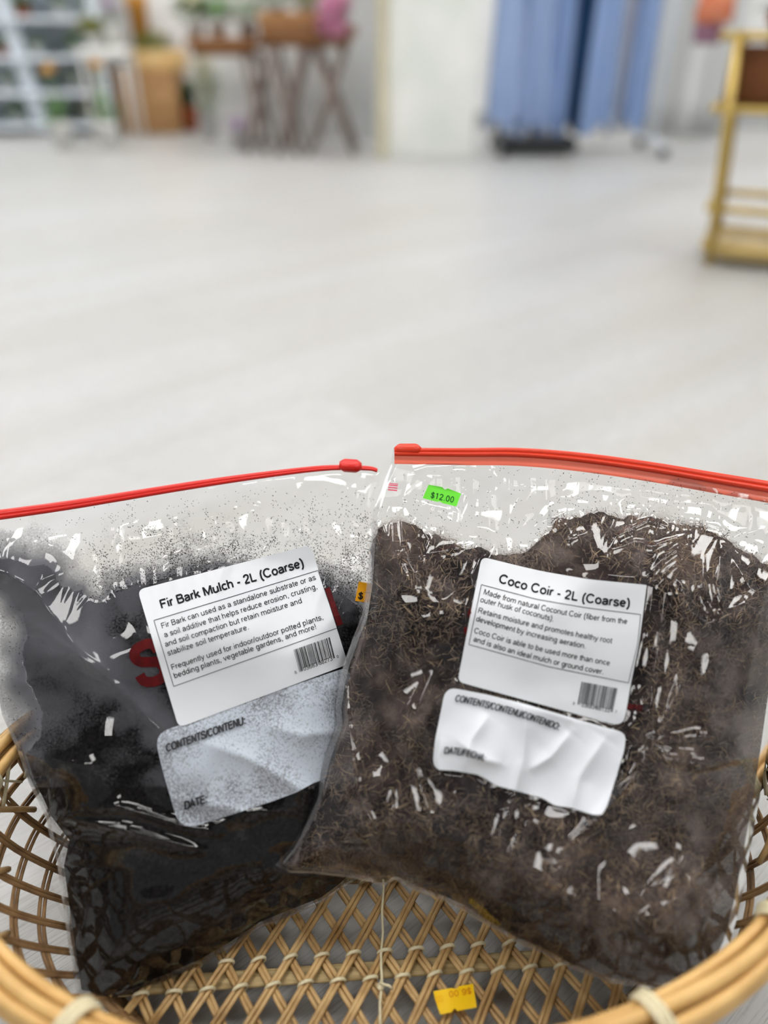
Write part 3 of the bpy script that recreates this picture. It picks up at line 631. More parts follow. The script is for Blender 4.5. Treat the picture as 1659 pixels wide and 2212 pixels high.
# ---- right bag
B = Bag(); B.s = 5.1; B.box = (600, 1700, 970, 2130); B.t = (.462, .474, .398, .384); B.h = .027; B.roll = 150; B.grain = .15; B.nz = .0010
B.L = [(851, 968), (846, 1005), (826, 1050), (806, 1110), (799, 1180), (794, 1260), (783, 1330), (765, 1375), (745, 1430), (735, 1470), (726, 1530), (729, 1565), (702, 1640), (680, 1730), (662, 1775), (630, 1830), (596, 1868)]
B.T = [(851, 968), (950, 970), (1100, 970), (1250, 980), (1400, 1000), (1550, 1024), (1659, 1042), (1740, 1056)]
B.R = [(1740, 1056), (1725, 1200), (1700, 1350), (1672, 1500), (1655, 1620), (1640, 1720), (1622, 1820), (1604, 1920), (1590, 1985), (1574, 2040), (1545, 2095)]
B.B = [(596, 1868), (625, 1884), (680, 1886), (750, 1894), (800, 1904), (828, 1912), (850, 1898), (900, 1925), (958, 1944), (1000, 1966), (1038, 1990), (1080, 2012), (1120, 2036), (1180, 2062), (1240, 2094), (1320, 2122), (1420, 2136), (1500, 2122), (1545, 2095)]
B.outline = B.L[:-1] + B.B + B.R[::-1][1:] + B.T[::-1][1:-1]
B.content = [(806, 1165), (815, 1142), (850, 1130), (890, 1134), (925, 1150), (960, 1168), (1000, 1182), (1040, 1180), (1062, 1196), (1100, 1196), (1140, 1186), (1165, 1172), (1182, 1148), (1205, 1126), (1240, 1112), (1290, 1108), (1340, 1116), (1400, 1118), (1460, 1130), (1510, 1138), (1560, 1160), (1600, 1190), (1640, 1206), (1700, 1225),
    (1694, 1350), (1664, 1500), (1644, 1620), (1628, 1720), (1610, 1820), (1590, 1920), (1576, 1985), (1558, 2038), (1532, 2082), (1500, 2110), (1420, 2126), (1320, 2112), (1240, 2084), (1180, 2052), (1120, 2026), (1038, 1980), (1000, 1955), (958, 1934), (900, 1914), (850, 1890), (800, 1894), (750, 1885), (680, 1876), (640, 1866), (655, 1815), (680, 1770), (700, 1720), (722, 1640), (752, 1560), (752, 1480), (770, 1430), (790, 1360), (802, 1280), (804, 1220)]
B.content = ragged(B.content, 1260, 6, 9.)
B.label = round_poly(c6((423, 68), (700, 136), (830, 165), (1120, 215), (1500, 252), (1450, 630), (1395, 900), (1348, 1178), (800, 1028), (266, 882), (340, 500)), [15, 20, 20, 20, 3, 20, 20, 28, 0, 15, 0])
B.panel = round_poly(c6((190, 915), (440, 962), (700, 1025), (1230, 1180), (1368, 1215), (1350, 1340), (1240, 1700), (1195, 1765), (1000, 1702), (900, 1690), (820, 1640), (640, 1590), (520, 1560), (410, 1490), (250, 1462), (100, 1455), (120, 1260)), [26, 10, 10, 10, 36, 6, 26, 30, 8, 8, 8, 8, 8, 8, 8, 36, 6])
B.creases = [
 ([(860, 1100), (870, 1180), (905, 1260), (892, 1250)], 4.5, .0035), ([(845, 1090), (850, 1180), (880, 1250), (900, 1275)], 6, .004), ([(900, 1130), (925, 1165), (905, 1215), (890, 1265)], 6, .004), ([(910, 1200), (960, 1190), (1030, 1175)], 8, .005),
 ([(1050, 1200), (1010, 1250), (955, 1300)], 8, .004), ([(855, 1030), (920, 1010), (1000, 1005), (1080, 1020)], 7, .003), ([(860, 1085), (890, 1060), (930, 1040), (1010, 1060)], 7, .0035), ([(1060, 1020), (1100, 1050), (1160, 1050)], 6, .003), ([(1030, 1030), (1060, 1060), (1040, 1090)], 6, .003),
 ([(1150, 1135), (1200, 1115), (1250, 1100)], 7, .004), ([(1215, 1130), (1228, 1165), (1270, 1150)], 6, .004), ([(1310, 1195), (1330, 1160), (1400, 1125), (1450, 1140)], 6, .0055), ([(1310, 1195), (1370, 1170), (1410, 1180), (1500, 1150)], 6, .005),
 ([(1340, 1080), (1355, 1100), (1410, 1095)], 8, .004), ([(1440, 1100), (1480, 1125), (1550, 1140), (1572, 1165)], 7, .0045), ([(1575, 1165), (1610, 1150), (1659, 1140)], 7, .004), ([(1385, 1260), (1430, 1210), (1500, 1165)], 8, .006), ([(1400, 1265), (1450, 1225), (1480, 1205)], 6, .004),
 ([(1465, 1250), (1490, 1320), (1520, 1350), (1550, 1340)], 9, .011), ([(1560, 1180), (1550, 1260), (1562, 1320), (1550, 1345)], 9, .010), ([(1520, 1210), (1515, 1270), (1545, 1330)], 6, .004), ([(1580, 1200), (1620, 1270), (1665, 1300)], 9, .005), ([(1560, 1325), (1610, 1305), (1670, 1318)], 8, .006),
 ([(1440, 1250), (1420, 1400), (1400, 1550), (1340, 1650)], 13, .008), ([(1480, 1380), (1460, 1500), (1408, 1598)], 14, .005), ([(1500, 1400), (1450, 1540), (1410, 1600)], 12, .004),
 ([(1406, 1598), (1440, 1640), (1510, 1652), (1625, 1635)], 9, .013), ([(1406, 1598), (1480, 1595), (1540, 1590), (1625, 1633)], 7, .006), ([(1545, 1560), (1590, 1590), (1630, 1578)], 7, .005),
 ([(1406, 1600), (1370, 1680), (1300, 1760), (1190, 1860)], 16, .013), ([(1390, 1700), (1300, 1800), (1150, 1920)], 14, .004),
 ([(790, 1330), (760, 1400), (745, 1470), (752, 1560), (770, 1700), (820, 1820), (835, 1900)], 5, .0045), ([(748, 1440), (740, 1520), (746, 1550)], 5, .003), ([(700, 1690), (680, 1760), (650, 1820)], 6, .004), ([(850, 1700), (845, 1800), (858, 1895)], 6, .004),
 ([(930, 1440), (880, 1520), (850, 1580), (800, 1590)], 14, .005), ([(940, 1440), (900, 1530), (880, 1600)], 10, .004), ([(955, 1590), (945, 1640), (952, 1690)], 8, .004), ([(860, 1560), (890, 1640), (930, 1760), (950, 1850)], 10, .004),
 ([(1110, 1720), (1080, 1800), (1060, 1850), (1010, 1950)], 7, .005), ([(1150, 1750), (1100, 1850), (1040, 1960)], 8, .004), ([(985, 1700), (975, 1800), (962, 1925)], 8, .0035), ([(1180, 1850), (1220, 1930), (1300, 1950)], 11, .003),
 ([(1210, 2040), (1350, 2010), (1480, 1930), (1560, 1800)], 16, .005), ([(1280, 2000), (1400, 1930), (1500, 1830)], 14, .004), ([(1250, 1850), (1350, 1800), (1500, 1720), (1600, 1700)], 16, .003), ([(1420, 2090), (1520, 2000), (1570, 1900)], 14, .004),
 # folds in the writing panel
 ([(1128, 1490), (1136, 1570), (1130, 1640), (1108, 1730)], 13, .0115), ([(1235, 1580), (1190, 1635), (1140, 1665)], 12, .009), ([(990, 1600), (1035, 1638), (1090, 1652)], 12, .008), ([(1060, 1540), (1015, 1600), (1000, 1670)], 15, .008), ([(1310, 1590), (1250, 1680), (1230, 1760)], 20, .010), ([(1100, 1490), (1170, 1515), (1240, 1560)], 12, .006)]
B.stickers = [[(926, 1047), (996, 1066), (986, 1094), (913, 1076)]]; B.gaps = [([(1040, 1250), (1020, 1350), (950, 1420), (900, 1500), (860, 1520)], 45, .006), ([(1390, 1260), (1380, 1400), (1360, 1560), (1310, 1640)], 38, .008), ([(1300, 1235), (1200, 1225)], 25, .005), ([(850, 1420), (800, 1480), (840, 1550)], 26, .005), ([(1000, 1690), (1100, 1740), (1060, 1820)], 36, .005)]
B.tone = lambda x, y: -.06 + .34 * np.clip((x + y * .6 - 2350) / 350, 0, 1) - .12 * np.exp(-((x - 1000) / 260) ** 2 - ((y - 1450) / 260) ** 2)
def dustB(x, y):
    sd = sdf(x, y, B.content); d = np.where(sd > 0, .14 + .16 * np.exp(-sd / 50) + .08 * np.clip((x + y * .6 - 2330) / 300, 0, 1), .45 * np.exp(sd / 14) + .05)
    return np.clip(d + .14 * N1(x / 60, y / 60), 0, 1)
B.dust = dustB; B.dust_back = lambda x, y: dustB(x, y) * .3
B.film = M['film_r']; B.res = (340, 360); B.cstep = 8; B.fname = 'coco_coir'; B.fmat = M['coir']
o = P(1100, 2000, .43)
rb = empty('coir_bag', tuple(o), 'clear crinkled zip bag of brown coco coir with wide orange-red zip, overlapping the other bag', 'bag')
build_bag(B, rb)
seam(B, B.L, 13, 'side_seam', M['seam'], rb); seam(B, B.R, 14, 'side_seam', M['seam'], rb); seam(B, B.B, 6, 'bottom_seam', M['seam'], rb)
# loose fibres against the film
def fibres(bag, root, n, name, lmin, lmax, wmin, wmax, region=None, seed=1, big=False):
    r = np.random.default_rng(seed); X = []; Y = []
    while len(X) < n:
        x = r.uniform(600, 1700, 6000); y = r.uniform(1090, 2130, 6000); sd = sdf(x, y, bag.content); k = sd > (-7 if not big else 6)
        k &= (sd > 2) | (r.uniform(0, 1, 6000) < .5)
        dl = sdf(x, y, bag.label); k &= dl < -1
        gap = 0
        for pts, w, hg in bag.gaps: gap = gap + np.exp(-(seg_dist(x, y, pts, False)[0] / w) ** 2)
        k &= r.uniform(0, 1, 6000) > gap * .75
        k &= r.uniform(0, 1, 6000) < .35 + .9 * np.clip(.5 + N2(x / 70 + 1, y / 70), 0, 1)
        X += list(x[k]); Y += list(y[k])
    x = np.array(X[:n]); y = np.array(Y[:n]); L = r.uniform(lmin, lmax, n) * r.uniform(.4, 1, n); a = r.uniform(0, 2 * np.pi, n); bend = r.normal(0, .28, n); w = r.uniform(wmin, wmax, n)
    rings = []; dep = r.uniform(.0004, .0022, n)
    for j in range(5):
        s = j / 4 - .5; aa = a + bend * s; px_ = x + np.cos(aa) * L * s; py_ = y + np.sin(aa) * L * s - bend * L * .3 * (s * s)
        t = np.maximum(bag.fill_front(px_, py_) - dep * .6 + .0006 , bag.mid(px_, py_) - .06)
        t = bag.fill_front(x, y) - .0010 + dep * (s + .5) + (bag.fill_front(px_, py_) - bag.fill_front(x, y)) * .9
        ww = w * (1 - .55 * abs(s * 2)); nx, ny = -np.sin(aa) * ww / 2, np.cos(aa) * ww / 2
        rings.append((P(px_ + nx, py_ + ny, t), P(px_ - nx, py_ - ny, t - .0001)))
    V = np.concatenate([np.concatenate(q) for q in rings]); Fs = []
    for j in range(4):
        a0 = j * 2 * n + np.arange(n); a1 = a0 + n; b0 = a0 + 2 * n; b1 = b0 + n; Fs.append(np.stack([a0, b0, b1, a1], -1))
    o = fast_mesh(name, V, np.concatenate(Fs), M['fibre'], root, smooth=False); o['kind'] = 'stuff'
    tone = np.clip(r.normal(.55, .25, n), 0, 1); attr(o, 'tone', np.tile(tone, 10)); return o
fibres(B, rb, 17000, 'coir_fibres', 8, 34, .8, 1.8, seed=1)
fibres(B, rb, 700, 'coir_straw', 14, 44, 1.6, 2.9, seed=2, big=True)

zt = [(852, 972), (1000, 973), (1120, 973), (1250, 983), (1400, 1003), (1550, 1028), (1659, 1046), (1742, 1060)]
n_ = (len(zt) - 1) * 6 + 1
tag(zip_tube(B, 'zip_track', [(x, y + 1) for x, y in zt], taper(n_, .0018, .0026), M['orange'], rb, .0055), 'orange-red ridged zip track')
zip_tube(B, 'zip_track', [(x, y + 8 + 3 * (x - 852) / 890) for x, y in zt], taper(n_, .0014, .0022), M['orange'], rb, .0058)
q = np.array(smooth_poly(zt, False, 6)); wd = np.linspace(30, 42, len(q)); t0 = B.mid(q[:, 0], q[:, 1]) - .0060
rows = [P(q[:, 0], q[:, 1] + 8 + (wd - 8) * k, t0 - .0004 * math.sin(k * 9)) for k in np.linspace(0, 1, 7)]
tag(fast_mesh('zip_strip', np.concatenate(rows), grid_faces(7, len(q)), M['red_film'], rb), 'translucent red welded strip below the zip')
v, f = box((0, 0, 0), (.017, .006, .0052), 0, .002); c = P(881, 970, B.mid(881., 970.) - .0055); tag(mk('zip_end_clip', v + c, f, M['orange'], rb), 'orange-red end clip of the zip')

lb = tag(on_film(B, 'product_label', B.label, M['label'], rb, .0007, 9, False), 'white rounded sticker headed Coco Coir - 2L (Coarse)')
tx = [text2d('Coco Coir - 2L (Coarse)', c6((530, 234), (968, 342), (1392, 398)), 19.5, .19),
 text2d('Made from natural Coconut Coir (fiber from the', c6((432, 311), (815, 417), (1373, 507)), 12.2, .12), text2d('outer husk of coconuts).', c6((411, 362), (893, 492)), 12.2, .12),
 text2d('Retains moisture and promotes healthy root', c6((396, 432), (832, 546), (1272, 633)), 12.2, .12), text2d('development by increasing aeration.', c6((383, 486), (715, 580), (1103, 668)), 12.2, .12),
 text2d('Coco Coir is able to be used more than once', c6((370, 563), (840, 693), (1259, 778)), 12.2, .12), text2d('and is also an ideal mulch or ground cover.', c6((366, 618), (765, 738), (1218, 835)), 12.2, .12)]
text_on(B, 'lettering', tx, M['ink'], lb, .0010, False)
text_on(B, 'border_line', [line2d(c6((422, 250), (780, 345), (1100, 400), (1460, 445)), 1.2), line2d(c6((1460, 445), (1440, 640), (1380, 890)), 1.2), line2d(c6((1380, 890), (860, 785), (340, 640)), 1.2), line2d(c6((340, 640), (422, 250)), 1.2)], M['ink'], lb, .0010, False)
tag(text_on(B, 'barcode', [barcode(c6((1076, 882), (1320, 928), (1287, 1083), (1048, 1030)), 0, 9), text2d('03683', c6((1072, 1045), (1158, 1062)), 8.5, .12), text2d('88133', c6((1164, 1064), (1256, 1083)), 8.5, .12),
 text2d('8', c6((1016, 1031), (1028, 1034)), 6.5, .12), text2d('7', c6((1290, 1087), (1303, 1090)), 6.5, .12)], M['ink'], lb, .0010, False), 'black barcode with digits 8 03683 88133 7')
pn = tag(on_film(B, 'writing_panel', B.panel, M['panel_r'], rb, .0003, 4, True), 'white write-on panel printed CONTENTS/CONTENU/CONTENIDO and DATE/FECHA')
text_on(B, 'lettering', [text2d('CONTENTS/CONTENU/CONTENIDO:', c6((247, 1010), (600, 1092), (925, 1200)), 15, .21, .12), text2d('DATE/FECHA:', c6((177, 1352), (320, 1368), (440, 1403)), 15, .21, .12)], M['ink_grey'], pn, .0014, True)
text_on(B, 'printed_letter', [text2d('S', [(1000, 1374), (1058, 1386)], 70, .24)], M['ink_red'], rb, .0003, True)
text_on(B, 'printed_letter', [text2d('ano', [(1353, 1531), (1387, 1535)], 15, .22)], M['ink_red'], rb, .0003, True)
text_on(B, 'printed_emblem', [text2d('=', [(838, 1059), (858, 1061)], 13, .22), line2d([(840, 1044), (848, 1040), (860, 1046)], 2)], M['ink_pink'], rb, .0006, True)
ps = [(926, 1047), (955, 1052), (961, 1058), (967, 1055), (996, 1066), (986, 1094), (956, 1087), (950, 1083), (944, 1084), (913, 1076)]
st = tag(on_film(B, 'price_sticker', ps, M['green_tag'], rb, .0008, 6, False), 'fluorescent green price sticker reading $12.00')
text_on(B, 'lettering', [text2d('$12.00', [(929, 1075), (980, 1086)], 13, .13)], M['green_ink'], st, .0011, False)
def dB(x, y):
    sd = sdf(x, y, B.content); return np.where(sd < 4, .12 + .8 * np.exp(sd / 16) + .25 * (y < 1090) * (x > 1200), 0)
specks(B, rb, 900, (dB, (800, 1720, 1010, 1260)), 'coir_dust', M['speck'], 2.0, 5.5)

# ------------------------------------------------------------------ the basket
ROT = math.radians(3.7); BC = np.array([0.002, .277]); RA, RB, SN = .233, .146, 2.2; ZF, ZR = .030, .118
def ell(phi, ax, by, z):
    c_, s_ = np.cos(phi), np.sin(phi); x = ax * np.sign(c_) * np.abs(c_) ** (2 / SN); y = by * np.sign(s_) * np.abs(s_) ** (2 / SN); y = np.where(y > 0, y * .80, y)
    return np.stack([BC[0] + x * math.cos(ROT) - y * math.sin(ROT), BC[1] + x * math.sin(ROT) + y * math.cos(ROT), np.broadcast_to(z, np.shape(x))], -1)
def wallp(phi, s, off=0.0):
    s = np.asarray(s, float); ins = .042 * (1 - s) ** 1.6 - .008 * np.sin(np.pi * s)
    return ell(phi, RA - ins - off, RB - ins * .75 - off, ZF + (ZR - ZF) * s)
bk = empty('wicker_basket', (float(BC[0]), float(BC[1]), 0), 'oval honey-coloured cane basket with open lattice floor, standing on the pale wooden floor', 'basket')
# arc-length samples of phi
ph = np.linspace(0, 2 * np.pi, 2001); q = ell(ph, RA, RB, 0.); sL = np.r_[0, np.cumsum(np.linalg.norm(np.diff(q, axis=0), axis=1))]
def phi_at(L): return np.interp(np.asarray(L) % sL[-1], sL, ph)
PH = phi_at(np.linspace(0, sL[-1], 181)[:-1])
# rim bundle
for i, (dr, dz, r_) in enumerate([(0, .006, .0034), (.0058, .003, .0032), (-.0055, .002, .0030), (.003, -.003, .0030), (-.003, -.004, .0028), (.0085, -.002, .0028)]):
    k = np.linspace(0, 2 * np.pi, 181)[:-1]; wob = .0008 * np.sin(k * 7 + i * 2) ; p = ell(PH, RA + dr + wob, RB + dr + wob, ZR + dz + .0006 * np.sin(k * 5 + i))
    mk('rim_cane', *tube(p, r_, 8, True), M['cane_rim'], bk)
for i, d in enumerate(np.linspace(0, sL[-1], 15)[:-1]):
    f0 = phi_at(d + .056); a_ = np.linspace(0, 2 * np.pi, 25)[:-1]; c0 = ell(f0, RA + .001, RB + .001, ZR + .001); c1 = ell(f0, RA + .011, RB + .011, ZR + .001)
    out = (c1 - c0) / np.linalg.norm(c1 - c0); tg = np.cross(out, (0, 0, 1)); ringp = []
    for k in range(3):
        pts = c0 + out * (np.cos(a_) * .0112)[:, None] + np.array([0, 0, 1.]) * (np.sin(a_) * .0100)[:, None] + tg * ((k - 1) * .0026 + .0010 * np.sin(a_))[:, None]
        ringp.append(tube(pts, .0014, 6, True))
    mk('rim_binding', *join(ringp), M['tie'], bk)
# hoops and uprights of the side
for s in (.02, .2, .36, .52, .68, .84):
    for dz in (-.013, .013):
        k = np.linspace(0, 2 * np.pi, 181)[:-1]
        mk('hoop', *tube(wallp(PH, s + dz + .004 * np.sin(k * 9 + s * 40)), .00115 if s > .1 else .002, 6, True), M['cane_dark'], bk)
ups = np.arange(0, sL[-1], sL[-1] / 60); up_mesh = None
for d in ups:
    for e in (-.0013, .0013):
        f0 = phi_at(d + e); s = np.linspace(-.02, 1, 12); p = np.concatenate([wallp(f0, k, .0016)[None] for k in s])
        mk('upright', *tube(p, .00125, 6), M['cane_dark'], bk)
# pale lashing under the rim
for i in range(56):
    d0 = sL[-1] * i / 56; 
    for sgn in (-1, 1):
        k = np.linspace(0, 1, 7); p = np.stack([wallp(phi_at(d0 + sgn * .009 * (j - .5) * 2), .70 + .28 * j, .0035 + .002 * math.sin(j * 3.14)) for j in k])
        mk('lashing', *tube(p, .0013, 5, False, .6), M['tie'], bk)
for i in range(28):
    d0 = sL[-1] * (i + .3) / 28; k = np.linspace(0, 1, 7); p = np.stack([wallp(phi_at(d0 + .03 * (j - .5)), .5 + .45 * j, .006) for j in k])
    mk('brace_cane', *tube(p, .0018, 6), M['cane'], bk)
# foot ring
for z, ins in ((.004, .048), (.012, .046), (.021, .044)):
    mk('foot_ring', *tube(ell(PH, RA - ins, RB - ins * .75, z), .004, 8, True), M['cane_dark'], bk)
# lattice floor
AN = np.array([.0005, .221]); PIT = .0182; HA = math.radians(57.5); ex = np.array([math.cos(ROT), math.sin(ROT)]); ey = np.array([-ex[1], ex[0]])
FA, FB = RA - .042, RB - .031
def clip_line(p, d):
    s = np.linspace(-.4, .4, 801); q = p[None] + s[:, None] * d[None] - BC; lx = q @ ex; ly = q @ ey
    k = (np.abs(lx / FA) ** SN + np.abs(ly / FB) ** SN) < 1
    return (s[k][0], s[k][-1]) if k.sum() > 20 else None
for fam, (sg, z) in enumerate(((1, ZF + .0036), (-1, ZF + .0010))):
    d = ex * math.cos(HA) + ey * math.sin(HA) * sg; n = np.array([-d[1], d[0]])
    for i in range(-16, 17):
        p = AN + ex * PIT * i; r = clip_line(p, d)
        if r is None: continue
        w = (random.random() - .5) * .0008; nn_ = 14; s = np.linspace(r[0], r[1], nn_)
        for e in (-.00125, .00125):
            wv = .00025 * np.sin(s * 90 + i + e * 900) + w
            q = p[None] + s[:, None] * d + n[None] * (e + wv)[:, None]; zz = z + .0003 * np.sin(s * 60 + i * 2)
            o = mk('lattice_cane', *tube(np.c_[q, zz], .00128 + random.random() * .00012, 8, False, .85), M['cane'], bk)
# flat slats under the lattice
for k, hw in ((-.5, .0050), (3.5, .0045), (-4.5, .0045), (7.5, .0045)):
    p = AN + ey * (k * .0141); r = clip_line(p, ex)
    if r is None: continue
    s = np.linspace(r[0], r[1], 24); q = p[None] + s[:, None] * ex
    V, Fc = tube(np.c_[q, np.full(24, ZF - .0025)], hw, 10, False, .34); mk('floor_slat', V, Fc, M['slat'], bk)
# ties at the crossings on either side of each slat
def tie_mesh():
    a_ = np.linspace(0, 2 * np.pi, 21)[:-1]
    p = np.c_[np.cos(a_) * .0040, .0012 * np.sin(a_ * 2) * 0 + .0010 * np.cos(a_ * 1.0 + .6), .0042 * np.sin(a_)]
    return tube(p, .00082, 6, True, 1.3, (0, 1, 0))
TM = None
for row, off in ((0, 0), (-1, -.5), (4, 0), (3, -.5), (-4, 0), (-5, -.5)):
    for i in range(-11, 12):
        p = AN + ex * PIT * (i + off) + ey * (.0141 * row); l = p - BC
        if (abs(l @ ex) / (FA - .008)) ** SN + (abs(l @ ey) / (FB - .008)) ** SN > 1: continue
        if TM is None: o = mk('cane_tie', *tie_mesh(), M['tie'], None); TM = o
        else: o = TM.copy(); C.objects.link(o)
        o.location = (p[0], p[1], ZF + .0022); o.rotation_euler = (0, 0, ROT + math.radians(random.uniform(-8, 8))); put(o, bk)
# long pale strand tied across the floor, with a loose curl
s = np.linspace(0, 1, 14); p = np.stack([G(828, 1900, .036) * (1 - k) + G(821, 2225, .036) * k + np.array([.0004 * math.sin(k * 20), 0, .0006 * math.sin(k * 9)]) for k in s])
mk('loose_strand', *tube(p, .0008, 6), M['tie'], bk)
p = np.stack([G(a, b_, z) for a, b_, z in [(822, 2132, .037), (822, 2122, .04), (830, 2127, .041), (840, 2129, .041), (848, 2136, .039)]])
mk('loose_strand', *tube(np.array(smooth_poly([tuple(k) for k in p], False, 5)) if False else p, .0008, 6), M['tie'], bk)
mk('knot', *lathe(G(822, 2131, .0375), [(0.0001, -.0015), (.0018, -.0008), (.0022, 0), (.0017, .0009), (.0001, .0014)], 10), M['tie'], bk)
# yellow price sticker on the lattice
sp = [(936, 2141), (975, 2134), (985, 2136), (992, 2130), (1022, 2125), (1030, 2176), (988, 2184), (982, 2178), (975, 2187), (951, 2192), (944, 2172), (940, 2160)]
v, f = fill(sp, 8); top = np.array([G(a, b_, .0375 + .0018 * math.sin((a - 930) / 22)) for a, b_ in v])
nb = len(v); bot = top - [0, 0, .0002]; ps_ = tag(mk('price_sticker', top, [t[::-1] for t in f], M['yellow_tag'], bk), 'bright yellow price sticker printed $6.00, upside down')
def zflat(v, dz): return np.array([G(a, b_, .0375 + .0018 * math.sin((a - 930) / 22) + dz) for a, b_ in v])
v, f = text2d('$6.00', [(1018, 2133), (968, 2142)], 13.5, .11); mk('lettering', zflat(v, .0003), f, M['tag_ink'], ps_, smooth=False)
v, f = text2d('SS', [(956, 2150), (940, 2153)], 14, .10); mk('lettering', zflat(v, .0003), f, M['tag_faint'], ps_, smooth=False)

# ------------------------------------------------------------------ background of the shop
def leafy(name, c, rad, h, n, m, parent=None, lw=.02, ll=.07, seed=0, droop=.3):
    r = random.Random(seed); parts = []
    for i in range(n):
        a = r.uniform(0, 6.28); el = r.uniform(.1, 1.3); L = ll * r.uniform(.7, 1.3); rr = rad * r.random() ** .6
        b0 = np.array(c) + np.array([math.cos(a) * rr * .7, math.sin(a) * rr * .7, h * r.random()]); d = np.array([math.cos(a) * math.cos(el), math.sin(a) * math.cos(el), math.sin(el)])
        s = np.array([-math.sin(a), math.cos(a), 0]) * lw / 2; mid_ = b0 + d * L * .5; tip = b0 + d * L - np.array([0, 0, L * droop])
        parts.append((np.array([b0, mid_ + s, tip, mid_ - s, mid_ - [0, 0, .004]]), [(0, 1, 4), (1, 2, 4), (2, 3, 4), (3, 0, 4)]))
    v, f = join(parts); return mk(name, v, f, m, parent)
green = mat('leaf_green', (.10, .26, .07), .5, .3, scale=30, col2=(.25, .42, .14)); dkgreen = mat('dark_leaf_green', (.02, .07, .03), .5, .3, scale=30, col2=(.05, .13, .05))
pale = mat('pale_sage_leaf', (.42, .52, .40), .6, .2, scale=30, col2=(.6, .68, .55)); olive = mat('olive_leaf', (.22, .25, .07), .6, .2, scale=30, col2=(.36, .36, .13))
terra = mat('terracotta', (.40, .085, .03), .7, .2, var=.1, scale=20); whitep = mat('white_glazed_pot', (.78, .78, .76), .3, .4); greyp = mat('pale_grey_pot', (.55, .54, .53), .5, .3, var=.08, scale=20)
woodt = mat('tan_wood', (.46, .24, .09), .6, .25, scale=12, stretch=(1, 1, 8), col2=(.62, .38, .19)); woodb = mat('brown_wood', (.20, .085, .035), .6, .25, scale=12, stretch=(8, 1, 1), col2=(.34, .17, .07))
woody = mat('light_yellow_wood', (.74, .48, .19), .6, .25, scale=12, col2=(.84, .60, .30)); pot_or = mat('mustard_glaze', (.52, .24, .04), .5, .3, var=.1)
iron = mat('weathered_grey_timber', (.27, .21, .185), .7, .2, var=.25, scale=30); brass = mat('brass', (.60, .43, .13), .38, .5, metal=.55, var=.1, scale=20); wmetal = mat('white_metal', (.80, .86, .92), .4, .4)
pink = mat('pink_petal', (.75, .30, .50), .6, .2, scale=40, col2=(.90, .60, .72)); lilac = mat('lilac_petal', (.70, .58, .74), .6, .2, var=.1); cream = mat('cream_petal', (.80, .76, .62), .6, .2, var=.08); orangep = mat('orange_petal', (.82, .44, .07), .6, .2, scale=40, col2=(.86, .55, .16)); coral = mat('coral_petal', (.80, .20, .09), .6, .2, scale=40, col2=(.85, .36, .22))
soil = mat('potting_soil', (.03, .022, .017), .9, .1)
def pot(parent, c, r, h, m):
    mk('pot', *lathe(c, [(.001, 0), (r * .72, 0), (r * .95, h * .82), (r * 1.06, h * .84), (r * 1.06, h), (r * .94, h), (r * .9, h * .85), (.001, h * .85)], 20), m, parent)
    mk('soil', *lathe((c[0], c[1], c[2] + h * .86), [(.001, .002), (r * .88, 0)], 16), soil, parent)
def plant(name, label, cat, c, r, h, pm, lm, lr, lh, n, lw=.02, ll=.08, group=None, seed=0, flower=None):
    t = empty(name, tuple(c), label, cat, group); pot(t, c, r, h, pm); leafy('foliage', (c[0], c[1], c[2] + h * .9), lr, lh, n, lm, t, lw, ll, seed)
    if flower: leafy('blossom', (c[0], c[1], c[2] + h + lh * .35), lr * 1.0, lh * .9, int(n * 1.2), flower, t, lw * 1.9, ll * .6, seed + 1, .15)
    return t
# white shelf rack on the left, seen at an angle
t = empty('shelf_rack', (-2.0, 4.0, 0), 'white metal plant rack at the far left, four shelves full of small greenery', 'shelf')
xs0 = AT(0, 200, 4.5)[0] - .4; xs1 = AT(245, 200, 4.7)[0]
for (x, y) in ((xs0, 4.36), (xs1, 4.60), (xs0, 4.74), (xs1, 4.92)):
    mk('post', *box((x, y, .8), (.05, .05, 1.6), 0, .004), wmetal, t)
pa = G(100, 290); x_, y_ = pa[0], pa[1]
mk('post', *tube(np.array([[x_, y_ - .02, 0], [x_ - .09, y_ - .02, .8], [x_ - .16, y_ - .02, 1.5]]), .045, 8), wmetal, t)
for z in (.045, .20, .36, .53, .72): 
    yc = 4.30; v, f = box(((xs0 + xs1) / 2, 4.65, z), (xs1 - xs0 + .04, .38, .018), .12, .003); mk('shelf', v, f, wmetal, t)
mk('brightening_panel', *box(((xs0 + xs1) / 2, 4.90, .80), (xs1 - xs0, .01, 1.56)), wmetal, t)  # pale sheet added to brighten the dim gaps between the shelves
k = 0
kinds = [(green, whitep, None), (pale, greyp, None), (olive, whitep, None), (green, terra, None), (pale, whitep, None)]
for z, xs_ in ((.054, (15, 60, 170, 215)), (.209, (10, 60, 150, 205)), (.369, (20, 85, 165, 220)), (.539, (10, 75, 150, 210))):
    for px_ in xs_:
        lm, pm, fl_ = kinds[k % 5]; x = AT(px_, 150, 4.6)[0]; y = 4.60 + .12 * (x - (xs0 + xs1) / 2)
        zz = {.054: 'bottom', .209: 'second', .369: 'third', .539: 'top'}[z]; col_ = {0: 'bright green', 1: 'pale sage', 2: 'olive'}.get(k % 5, 'green' if k % 5 == 3 else 'sage'); pos = ['leftmost', 'second', 'third', 'rightmost'][xs_.index(px_)]
        plant('potted_plant', f'{pos} small {col_} potted plant on the {zz} visible shelf of the white rack', 'plant', (x, y, z), .042, .045, pm, lm, .045, .03, 60, .03, .05, 'small potted plants on the white rack', k); k += 1
